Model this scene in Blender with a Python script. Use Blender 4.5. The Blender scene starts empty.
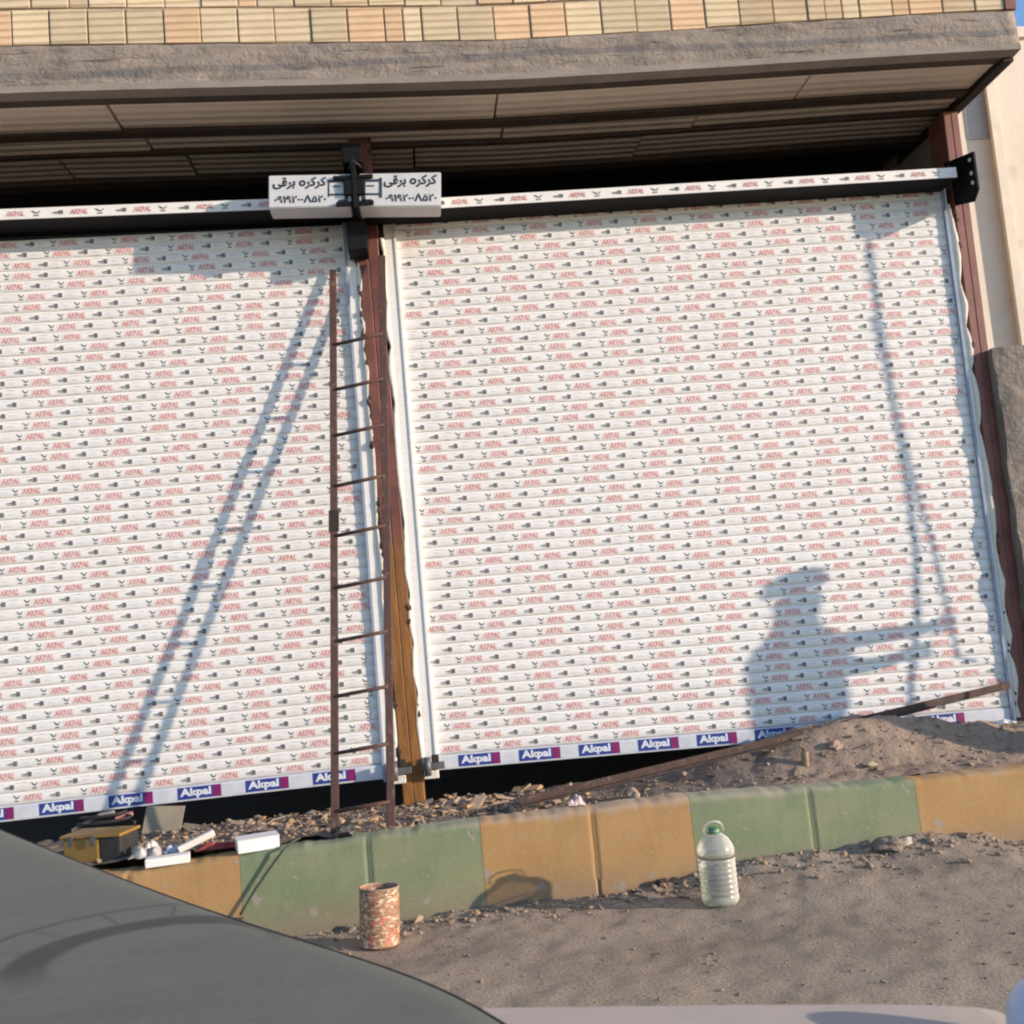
import bpy, bmesh, math, random
from mathutils import Vector, Matrix, noise
random.seed(7)
S = bpy.context.scene
COL = S.collection
R = math.radians
CAMZ = 1.16
# ------------------------------------------------------------------ camera
def basis(y, p, r):
    cy, sy = math.cos(y), math.sin(y)
    fw = Vector((sy*math.cos(p), cy*math.cos(p), math.sin(p)))
    r0 = Vector((cy, -sy, 0)); u0 = r0.cross(fw)
    return r0*math.cos(r)+u0*math.sin(r), -r0*math.sin(r)+u0*math.cos(r), fw
RT, UP, FW = basis(R(4.95), R(5.6), R(-5.05))
CAM = Vector((0, -5, CAMZ))
cd = bpy.data.cameras.new('camera'); cam = bpy.data.objects.new('camera', cd); COL.objects.link(cam)
cd.sensor_width = 36; cd.lens = 36; cd.clip_start = .02; cd.clip_end = 2000
M = Matrix((RT, UP, -FW)).transposed().to_4x4(); M.translation = CAM
cam.matrix_world = M; S.camera = cam
cd.dof.use_dof = True; cd.dof.focus_distance = 4.9; cd.dof.aperture_fstop = 16.0

def ray(px, py): return RT*((px-512)/1024) - UP*((py-512)/1024) + FW
def onY(px, py, Y): d = ray(px, py); return CAM + d*((Y+5)/d.y)       # measured point on a vertical plane
def onZ(px, py, Z): d = ray(px, py); return CAM + d*((Z-CAMZ)/d.z)     # measured point on a level plane

# ------------------------------------------------------------------ helpers
def tag(o, label=None, cat=None, group=None, kind=None):
    if label: o['label'] = label
    if cat: o['category'] = cat
    if group: o['group'] = group
    if kind: o['kind'] = kind
    return o
def thing(name, label, cat, loc=(0, 0, 0), group=None):
    o = bpy.data.objects.new(name, None); COL.objects.link(o); o.location = loc
    o.empty_display_size = .1
    return tag(o, label, cat, group)
def root_loc(p):
    while p.parent: p = p.parent
    return Vector(p.location)
def obj(name, bm, mats, parent=None, smooth=False, origin=None):
    me = bpy.data.meshes.new(name)
    off = None
    if parent is not None: off = root_loc(parent)
    elif origin is not None: off = Vector(origin)
    if off is not None: bmesh.ops.translate(bm, verts=bm.verts, vec=-off)
    bm.normal_update(); bm.to_mesh(me); bm.free()
    for m in (mats if isinstance(mats, (list, tuple)) else [mats]): me.materials.append(m)
    if smooth:
        for p in me.polygons: p.use_smooth = True
    o = bpy.data.objects.new(name, me); COL.objects.link(o)
    if parent is not None: o.parent = parent
    elif origin is not None: o.location = origin
    return o
def box(bm, lo, hi, mi=0, bev=0, rot=None, piv=None):
    lo, hi = Vector(lo), Vector(hi)
    g = bmesh.ops.create_cube(bm, size=1)
    vs = g['verts']
    bmesh.ops.scale(bm, verts=vs, vec=hi-lo); bmesh.ops.translate(bm, verts=vs, vec=(lo+hi)/2)
    fs = {f for v in vs for f in v.link_faces}
    for f in fs: f.material_index = mi
    if bev:
        es = list({e for v in vs for e in v.link_edges})
        r = bmesh.ops.bevel(bm, geom=es, offset=bev, segments=2, affect='EDGES', profile=.6)
        vs = list({v for f in r['faces'] for v in f.verts} | {v for v in vs if v.is_valid})
        for f in r['faces']: f.material_index = mi
    if rot is not None:
        p = Vector(piv) if piv is not None else (lo+hi)/2
        bmesh.ops.rotate(bm, verts=vs, cent=p, matrix=rot)
    return vs
def tube(bm, pts, rad, n=10, mi=0, cap=True):
    pts = [Vector(p) for p in pts]; rings = []
    for i, p in enumerate(pts):
        t = (pts[min(i+1, len(pts)-1)]-pts[max(i-1, 0)]).normalized()
        a = t.cross(Vector((0, 0, 1))) if abs(t.z) < .95 else t.cross(Vector((0, 1, 0)))
        a.normalize(); b = t.cross(a)
        r = rad[i] if isinstance(rad, (list, tuple)) else rad
        rings.append([bm.verts.new(p+(a*math.cos(k*2*math.pi/n)+b*math.sin(k*2*math.pi/n))*r) for k in range(n)])
    for A, B in zip(rings, rings[1:]):
        for k in range(n):
            f = bm.faces.new((A[k], A[(k+1) % n], B[(k+1) % n], B[k])); f.material_index = mi; f.smooth = True
    if cap:
        for q in (rings[0][::-1], rings[-1]):
            f = bm.faces.new(q); f.material_index = mi
def bar(bm, a, b, w, t, mi=0, up=(0, 0, 1), bev=0):
    a, b = Vector(a), Vector(b); d = (b-a); L = d.length; d.normalize()
    s = d.cross(Vector(up)).normalized(); u = s.cross(d)
    vs = box(bm, (-w/2, 0, -t/2), (w/2, L, t/2), mi, bev)
    m = Matrix((s, d, u)).transposed().to_4x4(); m.translation = a
    bmesh.ops.transform(bm, matrix=m, verts=vs)
def lathe(bm, prof, c=(0, 0, 0), n=32, mi=0, smooth=True):
    c = Vector(c); rings = []
    for r, z in prof:
        rings.append([bm.verts.new(c+Vector((r*math.cos(k*2*math.pi/n), r*math.sin(k*2*math.pi/n), z))) for k in range(n)] if r > 1e-6 else [bm.verts.new(c+Vector((0, 0, z)))])
    for A, B in zip(rings, rings[1:]):
        for k in range(n):
            k2 = (k+1) % n
            if len(A) == 1 and len(B) == 1: continue
            q = (A[0], B[k2], B[k]) if len(A) == 1 else (A[k], A[k2], B[0]) if len(B) == 1 else (A[k], A[k2], B[k2], B[k])
            f = bm.faces.new(q); f.material_index = mi; f.smooth = smooth
def prism(bm, outline, vec, mi=0):
    vec = Vector(vec)
    A = [bm.verts.new(Vector(p)) for p in outline]; B = [bm.verts.new(Vector(p)+vec) for p in outline]
    n = len(A)
    fs = [bm.faces.new(A), bm.faces.new(B[::-1])]+[bm.faces.new((A[k], B[k], B[(k+1) % n], A[(k+1) % n])) for k in range(n)]
    for f in fs: f.material_index = mi
    bmesh.ops.recalc_face_normals(bm, faces=fs)
def rock(bm, c, r, seed, flat=.7, mi=0, sub=2, rough=.35):
    g = bmesh.ops.create_icosphere(bm, subdivisions=sub, radius=1)
    rz = Matrix.Rotation(seed*1.7, 3, 'Z')
    sx, sy = 1+.35*math.sin(seed*3.1), 1+.3*math.cos(seed*5.3)
    for v in g['verts']:
        n = noise.noise(v.co*1.3+Vector((seed*7.7, seed*3.3, 0)))
        v.co *= 1+rough*n*1.6
        v.co = rz @ Vector((v.co.x*sx*r, v.co.y*sy*r, v.co.z*r*flat)) + Vector(c)
    for f in {f for v in g['verts'] for f in v.link_faces}: f.material_index = mi
def lerp(a, b, t): return a+(b-a)*t
def interp(x, P):
    if x <= P[0][0]: return P[0][1]
    for (a, u), (b, v) in zip(P, P[1:]):
        if x <= b:
            t = (x-a)/(b-a); t = t*t*(3-2*t)*.5+t*.5
            return lerp(u, v, t)
    return P[-1][1]

# ------------------------------------------------------------------ materials
def new_mat(name):
    m = bpy.data.materials.new(name); m.use_nodes = True
    nt = m.node_tree; return m, nt, nt.nodes['Principled BSDF']
def N(nt, typ, **k):
    n = nt.nodes.new(typ)
    for a, v in k.items():
        if a in n.inputs: n.inputs[a].default_value = v
        else: setattr(n, a, v)
    return n
def c4(c): return (c[0], c[1], c[2], 1)
def noise_fac(nt, scale, detail=6, lo=.35, hi=.65, vec=None, rough=.6):
    n = N(nt, 'ShaderNodeTexNoise'); n.inputs['Scale'].default_value = scale; n.inputs['Detail'].default_value = detail; n.inputs['Roughness'].default_value = rough
    if vec is None:
        tc = N(nt, 'ShaderNodeTexCoord'); vec = tc.outputs['Object']
    nt.links.new(vec, n.inputs['Vector'])
    r = N(nt, 'ShaderNodeMapRange'); r.inputs['From Min'].default_value = lo; r.inputs['From Max'].default_value = hi
    nt.links.new(n.outputs['Fac'], r.inputs['Value'])
    return r.outputs['Result']
def mix(nt, fac, a, b):
    m = N(nt, 'ShaderNodeMix', data_type='RGBA')
    if hasattr(fac, 'default_value') or hasattr(fac, 'links'): nt.links.new(fac, m.inputs['Factor'])
    else: m.inputs['Factor'].default_value = fac
    for s, v in ((m.inputs[6], a), (m.inputs[7], b)):
        if isinstance(v, tuple): s.default_value = c4(v)
        else: nt.links.new(v, s)
    return m.outputs[2]
def math_n(nt, op, a, b=None):
    m = N(nt, 'ShaderNodeMath', operation=op)
    for s, v in zip(m.inputs, (a, b)):
        if v is None: continue
        if isinstance(v, (int, float)): s.default_value = v
        else: nt.links.new(v, s)
    return m.outputs[0]
def stretch(nt, sc):
    tc = N(nt, 'ShaderNodeTexCoord'); mp = N(nt, 'ShaderNodeMapping'); mp.inputs['Scale'].default_value = sc
    nt.links.new(tc.outputs['Object'], mp.inputs['Vector']); return mp.outputs['Vector']
def set_bump(nt, bs, h, strength, dist=.01):
    b = N(nt, 'ShaderNodeBump'); b.inputs['Strength'].default_value = strength; b.inputs['Distance'].default_value = dist
    nt.links.new(h, b.inputs['Height']); nt.links.new(b.outputs['Normal'], bs.inputs['Normal'])
def mat(name, c1, c2=None, rough=.7, scale=6, bump=0, bscale=40, metal=0, spec=.5, sc=None, lo=.3, hi=.7, bdist=.01, c3=None, s3=30, lo3=.58, hi3=.7):
    m, nt, b = new_mat(name)
    if c2 is None: c2 = tuple(x*.8 for x in c1)
    v = stretch(nt, sc) if sc else None
    out = mix(nt, noise_fac(nt, scale, vec=v, lo=lo, hi=hi), c2, c1)
    if c3: out = mix(nt, noise_fac(nt, s3, lo=lo3, hi=hi3), out, c3)
    nt.links.new(out, b.inputs['Base Color'])
    b.inputs['Roughness'].default_value = rough; b.inputs['Metallic'].default_value = metal
    b.inputs['Specular IOR Level'].default_value = spec
    if bump: set_bump(nt, b, noise_fac(nt, bscale, vec=v, lo=0, hi=1, detail=8), bump, bdist)
    return m

M_film = mat('white_film', (.82, .785, .75), (.73, .70, .67), rough=.4, scale=7, sc=(1, 1, 9), bump=.35, bscale=9, bdist=.006)
M_red = mat('red_print', (.53, .215, .20), (.63, .37, .35), rough=.5, scale=60, lo=.4, hi=.6)
M_pink = mat('pink_print', (.74, .60, .575), (.78, .68, .655), rough=.5, scale=60)
M_blk = mat('black_print', (.075, .075, .08), (.20, .20, .205), rough=.5, scale=70)
M_gry = mat('grey_print', (.50, .51, .55), (.62, .62, .64), rough=.5, scale=90)
M_blue = mat('blue_label', (.018, .035, .21), (.03, .06, .28), rough=.45, scale=25)
M_mag = mat('magenta_label', (.24, .012, .11), (.18, .012, .11), rough=.45, scale=25)
M_wht = mat('white_letter', (.74, .75, .8), (.6, .63, .72), rough=.5, scale=50)
M_alu = mat('aluminium_film', (.66, .67, .70), (.52, .55, .62), rough=.35, scale=15)
M_railshade = mat('rail_shade_tint', (.33, .38, .47), (.24, .28, .36), rough=.4, scale=20)  # rail edge turned from the sun, its bluish shade painted into the colour
M_foam = mat('foam', (.80, .76, .68), (.68, .61, .50), rough=.9, scale=14, bump=.6, bscale=60)
M_blksteel = mat('black_steel', (.006, .006, .007), (.011, .010, .010), rough=.6, scale=20, spec=.15)
M_dark = mat('dark_steel', (.028, .022, .019), (.05, .038, .03), rough=.75, scale=10, spec=.2)
M_joist = mat('joist_primer', (.105, .08, .062), (.07, .052, .042), rough=.8, scale=7, spec=.2)
M_rust = mat('rusty_iron', (.085, .045, .034), (.04, .025, .02), rough=.8, scale=22, bump=.4, bscale=120, c3=(.2, .12, .085), s3=40)
M_ladder = mat('ladder_iron', (.10, .045, .032), (.055, .028, .022), rough=.65, scale=30, bump=.2, bscale=120, c3=(.17, .10, .075), s3=25)
M_chip_y = mat('wood_chip', (.50, .32, .16), (.34, .22, .12), rough=.9, scale=40)
M_chip_g = mat('rubble_grey', (.29, .225, .175), (.18, .14, .11), rough=.95, scale=40)
M_chip_t = mat('rubble_tan', (.40, .29, .2), (.28, .2, .14), rough=.95, scale=40)
M_white = mat('white_card', (.78, .76, .74), (.68, .66, .65), rough=.6, scale=14)
M_plaster = mat('beige_plaster', (.76, .66, .555), (.69, .59, .495), rough=.9, scale=1.3, bump=.25, bscale=35, c3=(.62, .53, .44), s3=5)
M_greysheet = mat('grey_sheet', (.42, .40, .385), (.36, .35, .34), rough=.6, scale=8)
M_inner = mat('inner_plaster', (.30, .27, .24), (.22, .2, .18), rough=.9, scale=3)

# concrete beam: pores, drag marks, a damp bluish band painted along it
def m_beam():
    m, nt, b = new_mat('rough_concrete')
    v = stretch(nt, (1, 1, 2.2))
    base = mix(nt, noise_fac(nt, 5, vec=v, lo=.3, hi=.7, detail=10), (.21, .17, .138), (.32, .265, .22))
    pale = noise_fac(nt, 11, lo=.60, hi=.72)
    base = mix(nt, math_n(nt, 'MULTIPLY', pale, .6), base, (.33, .28, .235))
    tc = N(nt, 'ShaderNodeTexCoord'); sx = N(nt, 'ShaderNodeSeparateXYZ'); nt.links.new(tc.outputs['Object'], sx.inputs[0])
    wob = noise_fac(nt, 1.2, lo=0, hi=1)
    z = math_n(nt, 'ADD', sx.outputs['Z'], math_n(nt, 'MULTIPLY', wob, .06))
    z = math_n(nt, 'SUBTRACT', z, math_n(nt, 'MULTIPLY', sx.outputs['X'], .004))
    d = math_n(nt, 'ABSOLUTE', math_n(nt, 'SUBTRACT', z, 3.715))
    r = N(nt, 'ShaderNodeMapRange'); r.inputs['From Min'].default_value = .022; r.inputs['From Max'].default_value = .010
    nt.links.new(d, r.inputs['Value'])
    base = mix(nt, math_n(nt, 'MULTIPLY', r.outputs['Result'], math_n(nt, 'MULTIPLY', noise_fac(nt, 3, lo=.25, hi=.5), .55)), base, (.085, .088, .10))
    base = mix(nt, math_n(nt, 'MULTIPLY', noise_fac(nt, 3.5, lo=.52, hi=.68, vec=stretch(nt, (1.6, 1.6, .35))), .45), base, (.13, .105, .085))
    base = mix(nt, noise_fac(nt, 42, lo=.70, hi=.74, vec=stretch(nt, (1, 1, 2.5))), base, (.46, .41, .36))
    base = mix(nt, math_n(nt, 'MULTIPLY', noise_fac(nt, 7, lo=.60, hi=.63, vec=stretch(nt, (.5, 1, 7))), .7), base, (.075, .06, .05))
    nt.links.new(base, b.inputs['Base Color']); b.inputs['Roughness'].default_value = .95
    h = math_n(nt, 'ADD', noise_fac(nt, 9, vec=stretch(nt, (1, 1, 1.6)), lo=.35, hi=.6, detail=5), math_n(nt, 'MULTIPLY', noise_fac(nt, 60, lo=.3, hi=.7), .4))
    h = math_n(nt, 'ADD', h, math_n(nt, 'MULTIPLY', noise_fac(nt, 7, lo=.63, hi=.60, vec=stretch(nt, (.5, 1, 7))), .8))
    set_bump(nt, b, h, .45, .014); return m
M_beam = m_beam()
M_lip = mat('smooth_concrete', (.30, .255, .215), (.22, .185, .155), rough=.9, scale=6, sc=(1, 1, 3), bump=.4, bscale=40)
M_mortar = mat('mortar', (.36, .28, .21), (.25, .19, .145), rough=.95, scale=14, bump=.7, bscale=40)

def m_ribbed(name, axis, freq, colA, colB, tint=True, bumps=.6):
    m, nt, b = new_mat(name)
    tc = N(nt, 'ShaderNodeTexCoord'); sx = N(nt, 'ShaderNodeSeparateXYZ'); nt.links.new(tc.outputs['Object'], sx.inputs[0])
    w = math_n(nt, 'SINE', math_n(nt, 'ADD', math_n(nt, 'MULTIPLY', sx.outputs[axis], freq), math_n(nt, 'MULTIPLY', noise_fac(nt, 2.5, lo=0, hi=1), 1.5)))
    base = mix(nt, noise_fac(nt, 7, lo=.3, hi=.7, vec=stretch(nt, (1, 1, 3))), colB, colA)
    if tint:
        at = N(nt, 'ShaderNodeAttribute', attribute_name='tint')
        mm = N(nt, 'ShaderNodeMix', data_type='RGBA', blend_type='MULTIPLY'); mm.inputs['Factor'].default_value = 1
        nt.links.new(base, mm.inputs[6]); nt.links.new(at.outputs['Color'], mm.inputs[7]); base = mm.outputs[2]
    nt.links.new(base, b.inputs['Base Color']); b.inputs['Roughness'].default_value = .85
    set_bump(nt, b, w, bumps, .006); return m
M_brick = m_ribbed('ribbed_clay', 'Z', 2*math.pi/.034, (.72, .565, .365), (.60, .46, .29))
M_soffit = m_ribbed('soffit_clay', 'Y', 2*math.pi/.062, (.90, .76, .60), (.80, .665, .52), tint=False, bumps=.9)

def m_post():   # red primer above, ochre-brown paint below, ragged border
    m, nt, b = new_mat('post_paint')
    tc = N(nt, 'ShaderNodeTexCoord'); sx = N(nt, 'ShaderNodeSeparateXYZ'); nt.links.new(tc.outputs['Object'], sx.inputs[0])
    z = math_n(nt, 'ADD', sx.outputs['Z'], math_n(nt, 'MULTIPLY', noise_fac(nt, 9, lo=0, hi=1), .18))
    r = N(nt, 'ShaderNodeMapRange'); r.inputs['From Min'].default_value = 1.70; r.inputs['From Max'].default_value = 1.55
    nt.links.new(z, r.inputs['Value'])
    red = mix(nt, noise_fac(nt, 8, sc_ if False else 6), (.105, .036, .028), (.20, .068, .05))
    och = mix(nt, noise_fac(nt, 14, vec=stretch(nt, (3, 3, .5))), (.17, .068, .014), (.29, .125, .028))
    base = mix(nt, r.outputs['Result'], red, och)
    base = mix(nt, noise_fac(nt, 26, lo=.62, hi=.72), base, (.06, .035, .025))
    nt.links.new(base, b.inputs['Base Color']); b.inputs['Roughness'].default_value = .55
    set_bump(nt, b, noise_fac(nt, 50, lo=0, hi=1), .25, .004); return m
sc_ = None
M_post = m_post()
M_redpost = mat('red_primer', (.235, .085, .062), (.15, .052, .04), rough=.55, scale=7, bump=.25, bscale=50, bdist=.004, c3=(.09, .045, .035), s3=26, lo3=.64, hi3=.74)

def m_kerb(name, ca, cb):
    m, nt, b = new_mat(name)
    base = mix(nt, noise_fac(nt, 5, lo=.3, hi=.7, detail=9), cb, ca)
    base = mix(nt, math_n(nt, 'MULTIPLY', noise_fac(nt, 2.6, lo=.42, hi=.62), .42), base, tuple(.6*p_+.4*q_ for p_, q_ in zip(ca, (.36, .24, .13))))
    tc = N(nt, 'ShaderNodeTexCoord'); sx = N(nt, 'ShaderNodeSeparateXYZ'); nt.links.new(tc.outputs['Object'], sx.inputs[0])
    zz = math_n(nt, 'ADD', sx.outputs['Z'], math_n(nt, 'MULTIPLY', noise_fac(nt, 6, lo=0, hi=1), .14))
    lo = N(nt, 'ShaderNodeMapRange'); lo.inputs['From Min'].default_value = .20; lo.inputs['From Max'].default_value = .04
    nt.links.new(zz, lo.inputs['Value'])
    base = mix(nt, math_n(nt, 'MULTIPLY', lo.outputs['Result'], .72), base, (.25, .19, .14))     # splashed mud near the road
    hi = N(nt, 'ShaderNodeMapRange'); hi.inputs['From Min'].default_value = .368; hi.inputs['From Max'].default_value = .395
    nt.links.new(zz, hi.inputs['Value'])
    base = mix(nt, math_n(nt, 'MULTIPLY', hi.outputs['Result'], .6), base, (.36, .30, .24))      # worn dusty top
    base = mix(nt, math_n(nt, 'MULTIPLY', noise_fac(nt, 18, lo=.60, hi=.70), .5), base, (.30, .235, .17))
    base = mix(nt, noise_fac(nt, 13, lo=.63, hi=.65, detail=10), base, (.30, .255, .21))          # flaked paint
    base = mix(nt, noise_fac(nt, 60, lo=.70, hi=.76), base, (.10, .075, .055))
    nt.links.new(base, b.inputs['Base Color']); b.inputs['Roughness'].default_value = .85
    set_bump(nt, b, noise_fac(nt, 55, lo=0, hi=1, detail=10), .45, .004); return m
M_kgreen = m_kerb('green_kerb_paint', (.215, .245, .140), (.155, .20, .112))
M_korange = m_kerb('orange_kerb_paint', (.415, .25, .10), (.345, .195, .075))

def m_ground(name, a, b_, c, fine, bump, ash=False):
    m, nt, b = new_mat(name)
    base = mix(nt, noise_fac(nt, 1.1, lo=.3, hi=.7, detail=9), a, b_)
    base = mix(nt, noise_fac(nt, 9, lo=.45, hi=.75, detail=9), base, c)
    base = mix(nt, math_n(nt, 'MULTIPLY', noise_fac(nt, 1.6, lo=.5, hi=.68, vec=stretch(nt, (.35, 1.6, 1)), detail=9), .5), base, tuple(x*.62 for x in a))
    base = mix(nt, math_n(nt, 'MULTIPLY', noise_fac(nt, 70, lo=.52, hi=.62), .38), base, tuple(x*.55 for x in a))
    base = mix(nt, math_n(nt, 'MULTIPLY', noise_fac(nt, 95, lo=.6, hi=.7), .4), base, tuple(min(1, x*1.5) for x in b_))
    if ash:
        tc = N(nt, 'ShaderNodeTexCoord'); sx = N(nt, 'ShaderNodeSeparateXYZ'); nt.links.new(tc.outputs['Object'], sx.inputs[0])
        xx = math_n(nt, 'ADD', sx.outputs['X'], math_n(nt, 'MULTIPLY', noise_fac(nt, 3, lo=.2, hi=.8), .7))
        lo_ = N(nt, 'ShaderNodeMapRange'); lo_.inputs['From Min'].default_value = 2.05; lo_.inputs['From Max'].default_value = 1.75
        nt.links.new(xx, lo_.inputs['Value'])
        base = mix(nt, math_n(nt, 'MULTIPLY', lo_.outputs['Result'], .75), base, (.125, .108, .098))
    nt.links.new(base, b.inputs['Base Color']); b.inputs['Roughness'].default_value = .95; b.inputs['Specular IOR Level'].default_value = .2
    h = math_n(nt, 'ADD', noise_fac(nt, fine, lo=0, hi=1, detail=10), math_n(nt, 'MULTIPLY', noise_fac(nt, fine*5, lo=0, hi=1), .4))
    set_bump(nt, b, h, bump, .02); return m
M_road = m_ground('dusty_asphalt', (.325, .258, .198), (.415, .338, .262), (.37, .288, .213), 75, .5)
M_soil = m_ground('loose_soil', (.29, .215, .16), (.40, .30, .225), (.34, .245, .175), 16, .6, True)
M_rough = mat('raw_cement', (.27, .225, .19), (.16, .135, .115), rough=.95, scale=5, bump=1, bscale=9, bdist=.04, c3=(.33, .28, .235), s3=14)

def m_hood():   # dull grey paint under road dust; a darker arc and cross strokes mixed over its colour
    m, nt, b = new_mat('dusty_grey_paint')
    dust = mix(nt, noise_fac(nt, 7, lo=.3, hi=.7, detail=10), (.136, .142, .116), (.162, .168, .138))
    dust = mix(nt, math_n(nt, 'MULTIPLY', noise_fac(nt, 160, lo=.56, hi=.68), .5), dust, (.22, .21, .18))
    dust = mix(nt, math_n(nt, 'MULTIPLY', noise_fac(nt, 60, lo=.64, hi=.70), .6), dust, (.10, .105, .095))
    dust = mix(nt, math_n(nt, 'MULTIPLY', noise_fac(nt, 5, lo=.45, hi=.7, vec=stretch(nt, (1, 6, 1))), .35), dust, (.115, .118, .10))
    # arc fitted through the measured dark marks, in the bonnet's own plane (object space)
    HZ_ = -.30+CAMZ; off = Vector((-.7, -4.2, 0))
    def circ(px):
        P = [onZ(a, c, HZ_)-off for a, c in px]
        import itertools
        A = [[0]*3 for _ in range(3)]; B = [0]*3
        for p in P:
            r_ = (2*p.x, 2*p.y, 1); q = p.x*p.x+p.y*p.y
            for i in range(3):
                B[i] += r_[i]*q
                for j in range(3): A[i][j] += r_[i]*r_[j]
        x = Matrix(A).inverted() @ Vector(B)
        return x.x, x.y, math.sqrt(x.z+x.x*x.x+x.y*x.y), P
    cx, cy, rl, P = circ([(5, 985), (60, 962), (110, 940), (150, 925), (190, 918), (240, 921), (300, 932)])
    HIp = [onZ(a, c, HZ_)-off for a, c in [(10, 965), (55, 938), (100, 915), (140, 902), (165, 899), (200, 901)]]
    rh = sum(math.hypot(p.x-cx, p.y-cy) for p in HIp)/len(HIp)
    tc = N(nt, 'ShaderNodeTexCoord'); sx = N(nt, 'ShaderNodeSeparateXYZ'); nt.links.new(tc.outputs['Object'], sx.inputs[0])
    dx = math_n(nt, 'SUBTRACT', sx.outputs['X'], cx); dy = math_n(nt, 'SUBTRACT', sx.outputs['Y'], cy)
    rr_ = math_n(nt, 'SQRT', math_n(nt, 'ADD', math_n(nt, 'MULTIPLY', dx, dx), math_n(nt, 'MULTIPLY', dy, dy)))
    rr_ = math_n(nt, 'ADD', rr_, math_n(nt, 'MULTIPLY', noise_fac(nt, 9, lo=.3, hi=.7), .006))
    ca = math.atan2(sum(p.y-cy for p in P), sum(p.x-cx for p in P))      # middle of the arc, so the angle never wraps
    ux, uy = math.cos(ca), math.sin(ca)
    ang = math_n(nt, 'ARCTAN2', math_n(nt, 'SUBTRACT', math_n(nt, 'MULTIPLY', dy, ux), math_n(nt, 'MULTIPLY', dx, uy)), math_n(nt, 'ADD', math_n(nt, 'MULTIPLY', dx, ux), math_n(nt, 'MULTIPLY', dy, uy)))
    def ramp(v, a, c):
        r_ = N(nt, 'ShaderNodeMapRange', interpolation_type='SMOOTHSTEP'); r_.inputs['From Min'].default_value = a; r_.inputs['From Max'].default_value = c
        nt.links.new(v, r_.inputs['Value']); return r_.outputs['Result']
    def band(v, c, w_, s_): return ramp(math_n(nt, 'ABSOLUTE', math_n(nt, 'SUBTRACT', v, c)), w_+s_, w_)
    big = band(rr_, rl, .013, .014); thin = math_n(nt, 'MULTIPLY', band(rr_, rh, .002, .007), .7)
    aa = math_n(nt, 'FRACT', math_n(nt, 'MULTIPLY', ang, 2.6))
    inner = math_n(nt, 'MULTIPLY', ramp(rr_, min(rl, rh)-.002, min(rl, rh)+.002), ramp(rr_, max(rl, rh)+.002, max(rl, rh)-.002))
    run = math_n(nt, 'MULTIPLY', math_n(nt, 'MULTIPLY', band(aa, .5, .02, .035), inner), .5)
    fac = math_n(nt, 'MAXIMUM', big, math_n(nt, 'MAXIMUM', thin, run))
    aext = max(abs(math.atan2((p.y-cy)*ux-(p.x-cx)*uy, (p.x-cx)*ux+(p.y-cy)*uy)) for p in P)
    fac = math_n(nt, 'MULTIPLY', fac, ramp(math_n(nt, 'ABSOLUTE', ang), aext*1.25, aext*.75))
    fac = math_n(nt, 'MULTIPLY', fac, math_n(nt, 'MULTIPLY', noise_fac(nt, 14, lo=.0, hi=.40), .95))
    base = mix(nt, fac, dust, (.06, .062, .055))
    nt.links.new(base, b.inputs['Base Color']); b.inputs['Roughness'].default_value = .62; b.inputs['Specular IOR Level'].default_value = .3
    set_bump(nt, b, noise_fac(nt, 220, lo=0, hi=1), .1, .002); return m
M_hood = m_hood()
M_rubber = mat('rubber', (.016, .016, .017), rough=.7)
M_mirror = mat('pale_mirror_paint', (.46, .385, .335), (.40, .335, .295), rough=.5, scale=14, c3=(.30, .17, .12), s3=24, lo3=.72, hi3=.76)
M_paleblue = mat('pale_blue_plastic', (.55, .60, .70), (.48, .53, .64), rough=.35, scale=12)

# ------------------------------------------------------------------ lettering
TXT = {}
def glyphs(s, res=1, bold=0.0, shear=0.0):
    k = (s, res, bold, shear)
    if k in TXT: return TXT[k]
    c = bpy.data.curves.new('t', 'FONT'); c.body = s; c.resolution_u = res; c.offset = bold; c.shear = shear
    o = bpy.data.objects.new('t', c); COL.objects.link(o); bpy.context.view_layer.update()
    me = o.evaluated_get(bpy.context.evaluated_depsgraph_get()).to_mesh()
    vs = [(v.co.x, v.co.y) for v in me.vertices]; fs = [tuple(p.vertices) for p in me.polygons]
    bpy.data.objects.remove(o); bpy.data.curves.remove(c)
    x0 = min(v[0] for v in vs); x1 = max(v[0] for v in vs); y0 = min(v[1] for v in vs); y1 = max(v[1] for v in vs)
    TXT[k] = ([((x-x0)/(x1-x0), (y-y0)/(y1-y0)) for x, y in vs], fs)
    return TXT[k]
def put(bm, shape, fn, mi):
    vs, fs = shape
    V = [bm.verts.new(fn(x, y)) for x, y in vs]
    for f in fs:
        try: q = bm.faces.new([V[i] for i in f]); q.material_index = mi
        except ValueError: pass
WORD = glyphs('AKPAL', 1, .045, .2)
# a small bird-like mark and a tapered tag, as printed on the protective film
BIRD = ([(0, 1), (.22, .98), (.60, .62), (.95, .95), (1, .84), (.72, .44), (.42, .44), (.25, .22), (.28, 0), (.85, .04), (.80, .24)], [(0, 6, 2, 1), (6, 5, 2), (2, 5, 4, 3), (7, 8, 9, 10)])
TAGM = ([(0, .40), (0, .56), (.56, .70), (.56, .36), (.60, 0), (.60, 1), (1, .96), (1, .04), (.1, .12), (.1, .24), (.56, .24), (.56, .12)], [(0, 3, 2, 1), (4, 7, 6, 5), (8, 11, 10, 9)])
DASH = ([(0, 0), (1, 0), (1, 1), (0, 1)], [(0, 1, 2, 3)])

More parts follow.
